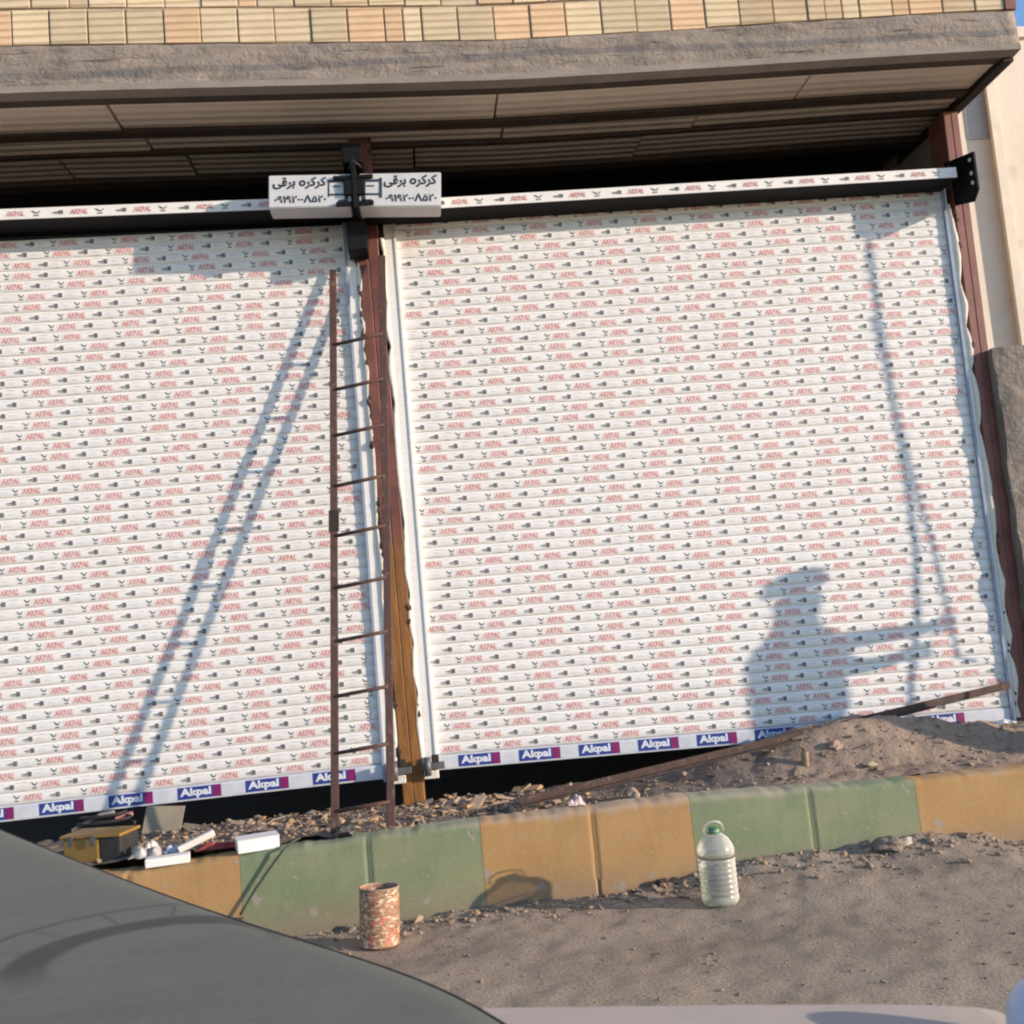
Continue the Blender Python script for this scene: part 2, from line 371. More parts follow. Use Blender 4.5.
# ------------------------------------------------------------------ sun and sky
SA, SB = 2.25, .525                     # sideways and downward run of the sun per metre of depth
sun_from = Vector((SA, -1, SB)).normalized()
elev = math.asin(sun_from.z)
w = bpy.data.worlds.new('World'); S.world = w; w.use_nodes = True
nt = w.node_tree; bg = nt.nodes['Background']
sky = nt.nodes.new('ShaderNodeTexSky'); sky.sky_type = 'NISHITA'; sky.sun_disc = False
sky.sun_elevation = elev; sky.sun_rotation = math.atan2(sun_from.x, sun_from.y)
sky.air_density = 1.0; sky.dust_density = .6; sky.ozone_density = 2.5; sky.altitude = 1200
nt.links.new(sky.outputs[0], bg.inputs['Color']); bg.inputs['Strength'].default_value = .15
ld = bpy.data.lights.new('sun', 'SUN'); ld.energy = 2.95; ld.angle = R(.55); ld.color = (1, .83, .66)
so = bpy.data.objects.new('sun', ld); COL.objects.link(so); so.location = (12, -6, 8)
so.rotation_euler = (-sun_from).to_track_quat('-Z', 'Y').to_euler()
S.view_settings.view_transform = 'Standard'; S.view_settings.look = 'None'; S.view_settings.exposure = 1.02; S.view_settings.gamma = 1

# ------------------------------------------------------------------ road and soil bed
KY = -.72                               # front face of the kerb
def kz(px, py): p = onY(px, py, KY); return (p.x, p.z)
BANK = [(-40, -.03)]+[kz(*p) for p in [(300, 934), (480, 907), (600, 893), (662, 883), (743, 858), (765, 854), (848, 846), (917, 833), (970, 834), (1014, 842)]]+[(3.2, .06), (5, .02), (40, .0)]
def road_z(x, y):
    d = KY-y
    b = interp(x, BANK)
    k = math.exp(-max(0, d-.05)/(.16 if x < .8 else .16+.2*min(1, (x-.8)/.6)))
    z = b*k + (.014*noise.noise(Vector((x*1.7, y*1.7, 2)))+.010*noise.noise(Vector((x*3.1, y*5.3, 6))))*min(1, d*2)
    if d < 1.2: z += .03*max(0, x-.3)*0
    z += (.022*noise.noise(Vector((x*9, y*9, 5)))+.010*noise.noise(Vector((x*28, y*28, 1))))*math.exp(-max(0, d)/(.22 if x < .8 else .3))
    z += .006*noise.noise(Vector((x*12, y*12, 0)))
    return z
def grid(xs, ys, fz):
    bm = bmesh.new(); V = [[bm.verts.new((x, y, fz(x, y))) for x in xs] for y in ys]
    for j in range(len(ys)-1):
        for i in range(len(xs)-1):
            f = bm.faces.new((V[j][i], V[j][i+1], V[j+1][i+1], V[j+1][i])); f.smooth = True
    return bm
def span(a, b, n): return [a+(b-a)*i/n for i in range(n+1)]
xs = span(-60, -5, 20)[:-1]+span(-5, -2, 40)[:-1]+span(-2, 3.4, 270)[:-1]+span(3.4, 8, 40)[:-1]+span(8, 60, 20)
ys = span(-70, -6, 20)[:-1]+span(-6, -2.4, 40)[:-1]+span(-2.4, KY+.06, 84)
tag(obj('road', grid(xs, ys, road_z), M_road), kind='structure')

RIDGE = [(-9, 0), (.15, 0), (.7, .012), (.98, .035), (1.36, .115), (1.65, .175), (1.95, .225), (2.23, .195), (2.52, .14), (2.73, .11), (3.1, .10), (4, .03), (9, 0)]
PROF = [(-.64, 0), (-.5, .12), (-.38, .55), (-.25, .97), (-.15, 1.0), (.06, .75)]
def soil_z(x, y):
    rn = 1+.12*noise.noise(Vector((x*5, y*5, 9)))
    z = .305+interp(x, RIDGE)*interp(y, PROF)*rn
    z += .020*noise.noise(Vector((x*6, y*6, 3)))+.012*noise.noise(Vector((x*17, y*17, 3)))+.006*noise.noise(Vector((x*45, y*45, 3)))
    if y > .03: z = -.05
    if y < -.56: z = min(z, .322)
    return z
xs = span(-30, -3, 30)[:-1]+span(-3, 3.6, 300)[:-1]+span(3.6, 30, 40)
ys = span(-.62, .03, 52)+[.036]
tag(obj('soil_pavement', grid(xs, ys, soil_z), M_soil), kind='structure')

# kerb: one painted section after another
KT = [(-40, .31)]+[kz(*p) for p in [(140, 872), (240, 855), (480, 822), (690, 797), (917, 780), (1024, 768)]]+[(4, .33), (40, .33)]
KB = [-12.0, -5.2, -1.75]+[kz(*p)[0] for p in [(241, 880), (482, 850), (693, 830), (917, 800)]]+[2.98, 5.0, 14.0]
KL = ['green painted kerb far along the road', 'orange painted kerb further along behind the grey bonnet', 'green painted kerb under the grey bonnet',
      'orange kerb stone on the left behind the bonnet, white scraps lying on it',
      'green kerb stone behind the rusty paint can with the ladder standing on it',
      'orange kerb stone in the middle with the bottle shadow on its face',
      'green kerb stone behind the water bottle, soil heap above it',
      'orange kerb stone at the right edge beside a bank of gravel',
      'green painted kerb beyond the shop', 'orange painted kerb far beyond the shop']
for i in range(len(KB)-1):
    if i in (0,): continue
    x0, x1 = KB[i]+.0008, KB[i+1]-.0008
    bm = bmesh.new(); n = max(4, int((x1-x0)/(.012 if abs(x0) < 4 else .1))); prev = None; jn = (x0+x1)/2+.02
    for k in range(n+1):
        x = lerp(x0, x1, k/n)
        wv = .003*noise.noise(Vector((x*11, 3, 0)))*(1 if k % 3 else .3)*0+.004*noise.noise(Vector((x*2.5, 1, 0)))
        zt = interp(x, KT)+.006*noise.noise(Vector((x*9, 7, 0)))+.004*noise.noise(Vector((x*30, 7, 0)))
        y = KY+wv+(.011 if abs(x-jn) < .006 else 0)
        P = [(x, y-.012, -.2), (x, y-.008, .05), (x, y+.002, zt-.030), (x, y+.006, zt-.010), (x, y+.016, zt-.002), (x, y+.115, zt), (x, y+.13, zt-.012), (x, y+.13, -.2)]
        V = [bm.verts.new(p) for p in P]
        if prev:
            for a in range(len(V)-1):
                f = bm.faces.new((prev[a], V[a], V[a+1], prev[a+1])); f.smooth = a in (1, 2, 3, 4)
        else: bm.faces.new(V[::-1])
        prev = V
    bm.faces.new(prev); bmesh.ops.recalc_face_normals(bm, faces=bm.faces)
    for f in bm.faces:
        if len(f.verts) > 4:
            for e_ in f.edges: e_.smooth = False
    m = M_kgreen if i % 2 == 1 else M_korange
    tag(obj('kerb_stone', bm, m, origin=((x0+x1)/2, KY, 0)), KL[i+1], 'kerb', 'painted kerb stones along the pavement')

# ------------------------------------------------------------------ the brick building
bld = thing('brick_building', 'unfinished building with ribbed yellow brick and a raw concrete beam over the shop fronts', 'building', (0, 0, 0))
BEAM_Y = -.58
XE = 3.0                                # right-hand end of the overhang
SOF = 2.43+CAMZ
ZB = [(-7, 2.47+CAMZ), (-1.7, 2.444+CAMZ), (.55, 2.406+CAMZ), (2.95, 2.448+CAMZ), (3.2, 2.452+CAMZ)]
ZT = [(-7, 2.70+CAMZ), (-1.68, 2.662+CAMZ), (.52, 2.60+CAMZ), (2.97, 2.650+CAMZ), (3.2, 2.655+CAMZ)]
bm = bmesh.new(); n = 220; prev = None
rows = 14
for i in range(n+1):
    x = lerp(-7, XE, i/n); zb, zt = interp(x, ZB)+.028, interp(x, ZT)
    V = []
    for j in range(rows+1):
        z = lerp(zb, zt, j/rows)
        d = .012*noise.noise(Vector((x*3, z*14, 4)))+.008*noise.noise(Vector((x*12, z*30, 4)))
        V.append(bm.verts.new((x, BEAM_Y+.006+d, z+(.005*noise.noise(Vector((x*15, j, 0))) if j == 0 else 0))))
    V.append(bm.verts.new((x, BEAM_Y+.22, zt))); V.append(bm.verts.new((x, BEAM_Y+.22, zb))); 
    if prev:
        for a in range(len(V)):
            b2 = (a+1) % len(V)
            f = bm.faces.new((prev[a], V[a], V[b2], prev[b2])); f.smooth = a < rows
    else: bm.faces.new(V[::-1])
    prev = V
bm.faces.new(prev); bmesh.ops.recalc_face_normals(bm, faces=bm.faces)
obj('concrete_beam', bm, M_beam, bld)
# smooth lip below the beam, and the steel channel behind it
bm = bmesh.new(); prev = None
for i in range(121):
    x = lerp(-7, XE, i/120); zb = interp(x, ZB)
    wv = .002*noise.noise(Vector((x*5, 0, 0)))
    V = [bm.verts.new(p) for p in [(x, BEAM_Y-.006+wv, zb+.03), (x, BEAM_Y-.006+wv, zb), (x, BEAM_Y+.06, zb-.004), (x, BEAM_Y+.06, zb+.03)]]
    if prev:
        for a in range(4): bm.faces.new((prev[a], V[a], V[(a+1) % 4], prev[(a+1) % 4]))
    else: bm.faces.new(V[::-1])
    prev = V
bm.faces.new(prev); bmesh.ops.recalc_face_normals(bm, faces=bm.faces)
obj('beam_lip', bm, M_lip, bld)
for y0, y1, dz in [(-.52, -.46, -.002), (-.205, -.135, -.004), (.02, .052, -.006), (.33, .42, -.01)]:
    bm = bmesh.new()
    prev = None
    for i in range(61):
        x = lerp(-7, XE-.02, i/60); zb = interp(x, ZB)+dz
        V = [bm.verts.new(p) for p in [(x, y0, zb), (x, y1, zb), (x, y1, zb+.05), (x, y0, zb+.05)]]
        if prev:
            for a in range(4): bm.faces.new((prev[a], V[a], V[(a+1) % 4], prev[(a+1) % 4]))
        else: bm.faces.new(V[::-1])
        prev = V
    bm.faces.new(prev); bmesh.ops.recalc_face_normals(bm, faces=bm.faces)
    obj('steel_joist', bm, M_joist, bld)
# ribbed clay soffit blocks between the joists
for y0, y1, cuts, dz in [(-.455, -.21, [-7, -3.4, -1.28, .50, 2.02, XE-.05], .010), (-.13, .016, [-7, -1.2, .55, 1.55, XE-.05], .012), (.056, .325, [-7, -1.68, -1.05, 0.1, 1.3, XE-.05], .016)]:
    bm = bmesh.new()
    for a, b2 in zip(cuts, cuts[1:]):
        m_ = max(2, int((b2-a)/.2))
        sk = random.uniform(-.03, .03); tz = random.uniform(-.010, .006)
        T = []
        for k in range(m_+1):
            x = lerp(a+.006, b2-.006, k/m_); z = interp(x, ZB)+dz+tz*(k/m_)
            T.append([bm.verts.new(p) for p in [(x+(sk if 0 < k < m_ else 0), y0, z), (x, y1, z+.002), (x, y1, z+.05), (x, y0, z+.05)]])
        for A, B in zip(T, T[1:]):
            for q in range(4): bm.faces.new((A[q], B[q], B[(q+1) % 4], A[(q+1) % 4]))
        bm.faces.new(T[0][::-1]); bm.faces.new(T[-1])
    bmesh.ops.recalc_face_normals(bm, faces=bm.faces)
    obj('soffit_block', bm, M_soffit, bld)
# slab above the soffit, right-hand edge angle
bm = bmesh.new(); box(bm, (-7, BEAM_Y+.225, SOF+.06), (XE-.006, 6, SOF+.2)); obj('floor_slab', bm, M_dark, bld)
bm = bmesh.new(); box(bm, (XE-.05, BEAM_Y+.065, SOF-.002), (XE+.002, .62, SOF+.058)); obj('edge_angle', bm, M_dark, bld)
# wall of ribbed hollow clay blocks above the beam
bm = bmesh.new(); lay = bm.loops.layers.float_color.new('tint')
def tint(vs, c):
    for f in {f for v in vs if v.is_valid for f in v.link_faces}:
        for l in f.loops: l[lay] = (*c, 1)
rowh = .162
for r_ in range(12):
    x = -7+random.uniform(-.1, .1)
    while x < XE-.03:
        wd = random.choice([.165, .165, .168, .162, .16, .085])
        x2 = min(x+wd-random.uniform(.005, .010), XE-.045)
        if x2-x > .03:
            zt0 = interp((x+x2)/2, ZT)
            z0 = zt0+.012+r_*(rowh+.010)+random.uniform(-.002, .002); dy = random.uniform(-.004, .004); tl = (interp(x2, ZT)-interp(x, ZT))
            vs = box(bm, (x, BEAM_Y+dy+.012, z0), (x2, BEAM_Y+.15, z0+rowh), 0, .003)
            for v in vs:
                if v.is_valid: v.co.z += tl*((v.co.x-x)/(x2-x)-.5)
            k = random.random()
            c = (1.0, .86, .80) if k < .14 else (.9, .86, .84) if k < .25 else (1, 1, 1)
            g_ = random.uniform(.84, 1.12); tint(vs, tuple(q*g_ for q in c))
        x += wd
obj('brick_wall', bm, M_brick, bld)
bm = bmesh.new(); box(bm, (-7, BEAM_Y+.0195, 2.56+CAMZ), (XE-.05, BEAM_Y+.145, 6.2))
bmesh.ops.subdivide_edges(bm, edges=[e for e in bm.edges if e.calc_length() > 3], cuts=40)
obj('mortar_bed', bm, M_mortar, bld)
bm = bmesh.new(); box(bm, (XE-.042, BEAM_Y+.0, 2.655+CAMZ), (XE+.01, BEAM_Y+.05, 6.2)); obj('corner_angle', bm, M_redpost, bld)
bm = bmesh.new(); box(bm, (-7, BEAM_Y+.15, 3.9), (XE-.01, 6, 6.18)); obj('upper_storey', bm, M_mortar, bld)
# dark shop behind the shutters
bm = bmesh.new()
box(bm, (-7, 5.6, -.1), (XE, 5.8, SOF+.06)); box(bm, (2.96, .14, -.1), (3.06, 5.6, SOF+.05)); box(bm, (-7, .1, -.1), (-6.8, 5.6, SOF+.05))
obj('inner_wall', bm, M_inner, bld)
bm = bmesh.new(); box(bm, (-7, .04, -.3), (3.06, 5.8, -.04)); obj('shop_floor', bm, M_inner, bld)

def ragged_post(name, L, Rr, y0, y1, m, seed, burr, left=.6):
    """steel post between two measured edge lines, weld spatter along both edges"""
    bm = bmesh.new(); prev = None; n = 90
    for i in range(n+1):
        t = i/n; z = lerp(L[0][1], L[1][1], t)
        xl = lerp(L[0][0], L[1][0], t); xr = lerp(Rr[0][0], Rr[1][0], t)
        V = [bm.verts.new(p) for p in [(xl, y1, z), (xl, y0+.004, z), (xl+.004, y0, z), ((xl+xr)/2-.004, y0, z), ((xl+xr)/2, y0+.004, z), ((xl+xr)/2+.004, y0, z), (xr-.004, y0, z), (xr, y0+.004, z), (xr, y1, z)]]
        if prev:
            for a in range(len(V)-1): bm.faces.new((prev[a], V[a], V[a+1], prev[a+1]))
        else: bm.faces.new(V)
        prev = V
    bm.faces.new(prev[::-1]); bmesh.ops.recalc_face_normals(bm, faces=bm.faces)
    rr = random.Random(seed)
    for k in range(burr):
        t = rr.random(); z = lerp(L[0][1], L[1][1], t); e = L if rr.random() < left else Rr
        x = lerp(e[0][0], e[1][0], t)
        for q in range(3):
            rock(bm, (x+rr.uniform(-.006, .006), y0+.004, z+rr.uniform(-.05, .05)), rr.uniform(.006, .013), rr.random()*9, 1.8, 1, 1)
    return obj(name, bm, [m, M_rust], bld)
ragged_post('steel_post', ((-.231, SOF-.004), (-.202, .25)), ((-.121, SOF-.004), (-.099, .25)), -.035, .13, M_post, 3, 18)
ragged_post('steel_post', ((2.895, SOF-.004), (2.860, -.1)), ((2.977, SOF-.004), (2.952, -.1)), -.03, .135, M_redpost, 5, 13, .9)
ragged_post('steel_post', ((-3.25, SOF-.004), (-3.25, -.1)), ((-3.14, SOF-.004), (-3.14, -.1)), -.035, .13, M_redpost, 6, 10)

# ------------------------------------------------------------------ roller shutters
def shutter(label, X0, X1, TL, TR, BL, BR, strip, seed, ends):
    rr = random.Random(seed)
    root = thing('roller_shutter', label, 'roller shutter', ((X0+X1)/2, 0, .4), 'white roller shutters')
    def P(u, v, off): # v from the bottom up
        b_ = lerp(BL, BR, u); t_ = lerp(TL, TR, u)
        return Vector((lerp(X0, X1, u), -off, lerp(b_, t_, v)))
    W = X1-X0; NS = 51
    bm = bmesh.new(); NU = 24
    prof = [(0, .003), (.035, .0030), (.06, .0068), (.13, .0096), (.5, .0104), (.87, .0096), (.95, .0066), (.975, .0035)]
    bar_v = .066/2.6
    jit = [rr.uniform(-.0012, .0012) for _ in range(NS)]
    rings = []
    for i in range(NS):
        for s, o in prof:
            v = bar_v+(1-bar_v)*(i+s)/NS
            rings.append([bm.verts.new(P(k/NU, v, o+jit[i]+.0003*noise.noise(Vector((k*.5, i*.37, seed))))) for k in range(NU+1)])
    rings.append([bm.verts.new(P(k/NU, 1, 0)) for k in range(NU+1)])
    for A, B in zip(rings, rings[1:]):
        for k in range(NU):
            f = bm.faces.new((A[k], A[k+1], B[k+1], B[k])); f.smooth = True
    per = .292
    for i in range(NS):
        base_off = .0104+jit[i]+.0008
        x = rr.uniform(-per, 0)
        def place(shape, x, w_, s0, s1, mi):
            off = base_off
            if x < .004 or x+w_ > W-.004: return
            if mi == 4: off -= .0004
            put(bm, shape, lambda a, b2: P((x+a*w_)/W, bar_v+(1-bar_v)*(i+lerp(s0, s1, b2))/NS, off), mi)
        pr = per*rr.uniform(.97, 1.03)
        while x < W:
            j = rr.uniform(-.006, .006)
            place(BIRD, x+j+.004, .031, .20, .78, 2)
            place(DASH, x+.046+j, .092, .20, .78, 4)
            place(WORD, x+.049+j, .086, .22, .76, 1)
            place(TAGM, x+.168+j, .046, .28, .72, 2)
            [place(DASH, x+q+j+rr.uniform(-.004, .004), rr.uniform(.02, .045), h, h+.035, 3) for q in (.145, .222, .25) for h in (.14, .80)]; place(DASH, x+.232+j, .026, .52, .56, 3); place(DASH, x+.232+j, .034, .40, .44, 3)
            x += pr
    obj('slat_curtain', bm, [M_film, M_red, M_blk, M_gry, M_pink], root)
    # bottom bar with its printed strip
    bm = bmesh.new(); A = None
    for k in range(NU+1):
        u = k/NU
        V = [bm.verts.new(q) for q in [P(u, 0, -.01), P(u, 0, .014), P(u, .004, .016), P(u, bar_v-.003, .016), P(u, bar_v-.001, .012), P(u, bar_v, -.01)]]
        if A:
            for q in range(6): bm.faces.new((A[q], V[q], V[(q+1) % 6], A[(q+1) % 6]))
        else: bm.faces.new(V[::-1])
        A = V
    bm.faces.new(A); bmesh.ops.recalc_face_normals(bm, faces=bm.faces)
    LOGO = glyphs('Akpal', 2, .045)
    lp_ = .290 if seed == 2 else .312
    x = .102 if seed == 2 else (onY(39, 806, -.016).x-X0) % lp_
    hb = bar_v
    while x < W-.22:
        def pl(shape, x0, w_, a0, a1, mi, off):
            put(bm, shape, lambda a, b2: P((x0+a*w_)/W, hb*lerp(a0, a1, b2), off), mi)
        if True:
            pl(DASH, x, .200, .12, .90, 1, .0168); pl(DASH, x+.163, .037, .12, .90, 2, .0174)
            pl(LOGO, x+.012, .142, .16, .84, 3, .0182)
            for q in range(4): pl(DASH, x+.222, rr.uniform(.04, .055), .24+q*.15, .30+q*.15, 4, .0168)
        x += lp_
    obj('bottom_bar', bm, [M_alu, M_blue, M_mag, M_wht, M_gry], root)
    # guide rails and the foam along them
    for side, x0 in ((0, X0), (1, X1)):
        bm = bmesh.new()
        s = -1 if side == 0 else 1
        top = TL if side == 0 else TR; bot = (BL if side == 0 else BR)-.012
        gw = {(1, 2): .020, (0, 2): .056, (1, 1): .047}.get((side, seed), .042)
        box(bm, (min(x0-s*.003, x0+s*.008), -.030, bot), (max(x0-s*.003, x0+s*.008), .03, top), 1)
        box(bm, (min(x0+s*.0085, x0+s*gw), -.024, bot), (max(x0+s*.0085, x0+s*gw), .03, top), 0)
        obj('guide_rail', bm, [M_film, M_film if side == 0 else M_railshade], root)
        bm = bmesh.new(); prev = None; n = 150
        for k in range(n+1):
            z = lerp(bot+.03, top-.1, k/n)
            b_ = abs(math.sin(z*9+1.3*math.sin(z*4+seed+side)))
            wd = .013+.027*b_+.008*noise.noise(Vector((z*14, seed, side)))
            xa = x0+s*(gw+.0005)
            V = [bm.verts.new(q) for q in [(xa, -.006, z), (xa, -.026, z), (xa+s*wd*.5, -.034-.006*b_, z), (xa+s*wd, -.022, z), (xa+s*wd, .0, z)]]
            if prev:
                for q in range(4):
                    f = bm.faces.new((prev[q], V[q], V[q+1], prev[q+1])); f.smooth = True
            prev = V
        bmesh.ops.recalc_face_normals(bm, faces=bm.faces)
        obj('foam_seal', bm, M_foam, root)
    # printed head strip above, black soffit plate behind it, roller tube in the recess
    (xa, za), (xb, zb) = strip
    bm = bmesh.new()
    hs = .052
    for (y0, y1, h0, h1, mi) in [(-.183, -.176, 0, hs, 0), (-.1755, -.004, -.004, .002, 1)]:
        vs = [(xa, y0, za+h0), (xb, y0, zb+h0), (xb, y0, zb+h1), (xa, y0, za+h1)]
        prism(bm, vs, (0, y1-y0, 0), mi)
    x = xa+.05
    Ls = xb-xa
    while x < xb-.3:
        def ps(shape, x0, w_, a0, a1, mi):
            put(bm, shape, lambda a, b2: Vector((x0+a*w_, -.1845, lerp(za, zb, (x0+a*w_-xa)/Ls)+hs*lerp(a0, a1, b2))), mi)
        ps(TAGM, x, .05, .3, .68, 3); ps(WORD, x+.08, .085, .26, .74, 2); ps(BIRD, x+.195, .045, .2, .72, 3)
        x += .292
    obj('head_strip', bm, [M_film, M_blksteel, M_red, M_blk], root)
    bm = bmesh.new(); tube(bm, [(xa+.03, .19, za-.02), (xb-.03, .19, zb-.02)], .075, 20)
    obj('roller_tube', bm, M_dark, root)
    return root
lp = lambda px, py, Y: (onY(px, py, Y).x, onY(px, py, Y).z)
a0 = onY(0, 220, -.18); a1 = onY(270, 209.5, -.18); sl = (a1.z-a0.z)/(a1.x-a0.x)
b0 = onY(512, 204, -.18); b1 = onY(952, 177.5, -.18); sr = (b1.z-b0.z)/(b1.x-b0.x)
LX0, LX1, RX0, RX1 = -3.06, -.285, -.03, 2.835
shL = shutter('left white roller shutter with printed film, ladder shadow falling across it', LX0, LX1, 2.02+CAMZ, 2.0+CAMZ, -.758+CAMZ, -.726+CAMZ,
        ((-3.14, a0.z+sl*(-3.14-a0.x)), (-.19, a0.z+sl*(-.19-a0.x))), 1, 0)
shR = shutter('right white roller shutter with printed film, shadow of a person on it', RX0, RX1, 2.01+CAMZ, 2.02+CAMZ, -.711+CAMZ, -.755+CAMZ,
        ((-.17, b0.z+sr*(-.17-b0.x)), (2.835, b0.z+sr*(2.835-b0.x))), 2, 0)
# black end plate of the right shutter
e = 0 and [onY(955, 165, -.25), onY(975, 153, -.25), onY(980, 190, -.25), onY(952, 206, -.25)]
bm = bmesh.new()
xc = 2.892
prism(bm, [(xc, .02, 1.925+CAMZ), (xc, .02, 2.165+CAMZ), (xc, -.255, 2.10+CAMZ), (xc, -.255, 1.905+CAMZ), (xc, -.20, 1.86+CAMZ)], (.010, 0, 0))
ep = obj('end_plate', bm, M_blksteel, shR)
for dz in (1.95, 2.0, 2.07):
    bm = bmesh.new(); tube(bm, [(2.884, -.225, dz+CAMZ), (2.8915, -.225, dz+CAMZ)], .010, 8); obj('bolt', bm, M_alu, ep)
# latches at the foot of the centre post
def latch(root, px, py, s):
    p = onY(px, py, -.06)
    bm = bmesh.new()
    box(bm, (p.x-.05, -.075, p.z-.016), (p.x+.06, -.045, p.z+.016), 0, .004)
    tube(bm, [(p.x-.02, -.085, p.z-.04), (p.x-.02, -.085, p.z+.045)], .016, 10, 0)
    box(bm, (p.x+.0, -.07, p.z+.014), (p.x+.035, -.04, p.z+.05), 1, .006)
    box(bm, (p.x-.04, -.066, p.z-.058), (p.x+.03, -.046, p.z-.02), 2, .004)
    obj('latch', bm, [M_greysteel, M_dark, M_foam], root)
M_greysteel = mat('grey_steel', (.17, .165, .16), (.10, .1, .1), rough=.5, scale=30, metal=.4)
latch(shR, 432, 766, 1); latch(shL, 399, 771, -1)

# ------------------------------------------------------------------ signs with the installer's lettering
LINE1 = glyphs('\uFBFD\uFED7\uFEAE\uFE91 o\uFEAE\uFB90\uFEAE\uFB90', 3, .035)
LINE2 = glyphs('\u06F0\u06F9\u06F1\u06F9\u06F2\u06F0\u06F0\u039B\u06F5\u06F2\u06F0', 3, .03)
M_signw = mat('sign_white', (.62, .61, .60), (.52, .52, .53), rough=.4, scale=10)
M_signink = mat('sign_ink', (.012, .014, .018), (.025, .026, .03), rough=.5, scale=30)
def sign(px0, px1, pyt0, pyt1, pyb0, pyb1, label, flip):
    Y = -.33
    tl, tr, bl, br = onY(px0, pyt0, Y), onY(px1, pyt1, Y), onY(px0, pyb0, Y), onY(px1, pyb1, Y)
    root = thing('shop_sign', label, 'sign', ((tl.x+tr.x)/2, Y, bl.z), 'lettered white sign boxes')
    bm = bmesh.new(); prism(bm, [bl, br, tr, tl], (0, .135, 0)); 
    bmesh.ops.bevel(bm, geom=list(bm.edges), offset=.004, segments=2, affect='EDGES')
    obj('sign_box', bm, M_signw, root)
    def F(u, v, o): 
        p = bl.lerp(br, u).lerp(tl.lerp(tr, u), v); return Vector((p.x, Y-o, p.z))
    bm = bmesh.new()
    u0, u1 = (.05, .70) if not flip else (.30, .95)
    put(bm, LINE1, lambda a, b2: F(lerp(u0, u1, a), lerp(.56, .93, b2), .0015), 0)
    obj('lettering', bm, M_signink, root); bm = bmesh.new()
    put(bm, LINE2, lambda a, b2: F(lerp(u0+.02, u1, a), lerp(.14, .37, b2), .0015), 0)
    obj('lettering', bm, M_signink, root)
    # a blue-black window-shaped emblem beside the words
    bm = bmesh.new()
    q0, q1 = (.72, .97) if not flip else (.03, .28)
    for (a, b2, c, d) in [(0, 1, .34, .40), (0, 1, .74, .82), ((0, .07, .3, .8) if not flip else (.86, 1, .26, .86)), ((.8, 1, .12, .90) if not flip else (0, .2, .12, .90)), (.25, .62, .60, .64), (.5, 1, .12, .22) if not flip else (0, .5, .12, .22)]:
        put(bm, DASH, lambda s, t: F(lerp(q0, q1, lerp(a, b2, s)), lerp(c, d, t), .0015+.0002*a+.0003*c), 0)
    obj('emblem', bm, mat('sign_blue', (.02, .05, .085), (.03, .03, .04), rough=.5, scale=20), root)
sign(268.5, 351, 175.5, 173.8, 208, 206.5, 'left half of the white shop sign box with Persian lettering over the ladder', False)
sign(359, 441, 173.6, 172, 206.6, 206, 'right half of the white shop sign box with Persian lettering, clear of the ladder', True)
# black motor bracket between the signs, on top of the centre post
mb = thing('motor_bracket', 'black steel bracket bolted between the two lettered sign boxes on the post', 'bracket', (-.19, -.1, 1.88+CAMZ))
bm = bmesh.new(); c = onY(354.5, 190, -.34)
box(bm, (c.x-.010, -.355, 1.94+CAMZ), (c.x+.010, -.04, 2.19+CAMZ), 0, .003)
box(bm, (c.x-.06, -.19, 1.80+CAMZ), (c.x+.035, -.040, 1.945+CAMZ), 0, .004)
obj('plate', bm, M_blksteel, mb)
bm = bmesh.new(); box(bm, (c.x-.050, -.352, 2.005+CAMZ), (c.x+.050, -.332, 2.08+CAMZ), 0, .006); box(bm, (c.x-.095, -.346, 2.085+CAMZ), (c.x+.09, -.332, 2.102+CAMZ), 0, .002); box(bm, (c.x-.09, -.346, 1.955+CAMZ), (c.x+.085, -.332, 1.975+CAMZ), 0, .002)
obj('clamp', bm, M_blksteel, mb)
bm = bmesh.new(); box(bm, (c.x-.05, -.3, 2.185+CAMZ), (c.x+.045, -.04, 2.28+CAMZ), 0, .006); obj('motor_housing', bm, M_blksteel, mb)
bm = bmesh.new(); tube(bm, [(c.x-.02, -.34, 2.13+CAMZ), (c.x, -.36, 2.165+CAMZ), (c.x+.03, -.34, 2.15+CAMZ), (c.x+.035, -.2, 2.2+CAMZ)], .006, 8); obj('cable', bm, M_rubber, mb)

# ------------------------------------------------------------------ ladder
lad = thing('ladder', 'rusty iron ladder leaning on the left shutter beside the centre post', 'ladder', onY(360, 828, -.585))
LB, LT = onY(335, 833, -.585), onY(333, 270, -.032)
RB, RTp = onY(391, 826, -.635), onY(382, 256, -.082)
for a, b_ in ((LB, LT), (RB, RTp)):
    bm = bmesh.new(); bar(bm, a, b_, .034, .012, 0, up=(0, -1, .2), bev=.003); obj('side_rail', bm, M_ladder, lad)
dirn = (LT-LB)
def t_at(py):
    lo, hi = 0, 1
    for _ in range(40):
        m_ = (lo+hi)/2; v = LB+dirn*m_-CAM
        y = 512-1024*(v.dot(UP)/v.dot(FW))
        if y > py: lo = m_
        else: hi = m_
    return lo
RL = (RTp-RB)
for k, py in enumerate([345.2, 390.2, 436, 486.6, 536.4, 588.2, 641.8, 696.7, 753.7, 811.7]):
    t = t_at(py); p = LB+dirn*t; q = RB+RL*((p.z-LB.z)/RL.z)+Vector((0, 0, .012))
    bm = bmesh.new(); tube(bm, [p, q], .0085, 10); obj('rung', bm, M_ladder, lad)
t = t_at(521); bm = bmesh.new(); p = LB+dirn*t; bar(bm, p-dirn.normalized()*.05, p+dirn.normalized()*.05, .046, .018, 0, up=(0, -1, .2), bev=.003); obj('pipe_coupling', bm, M_dark, lad)

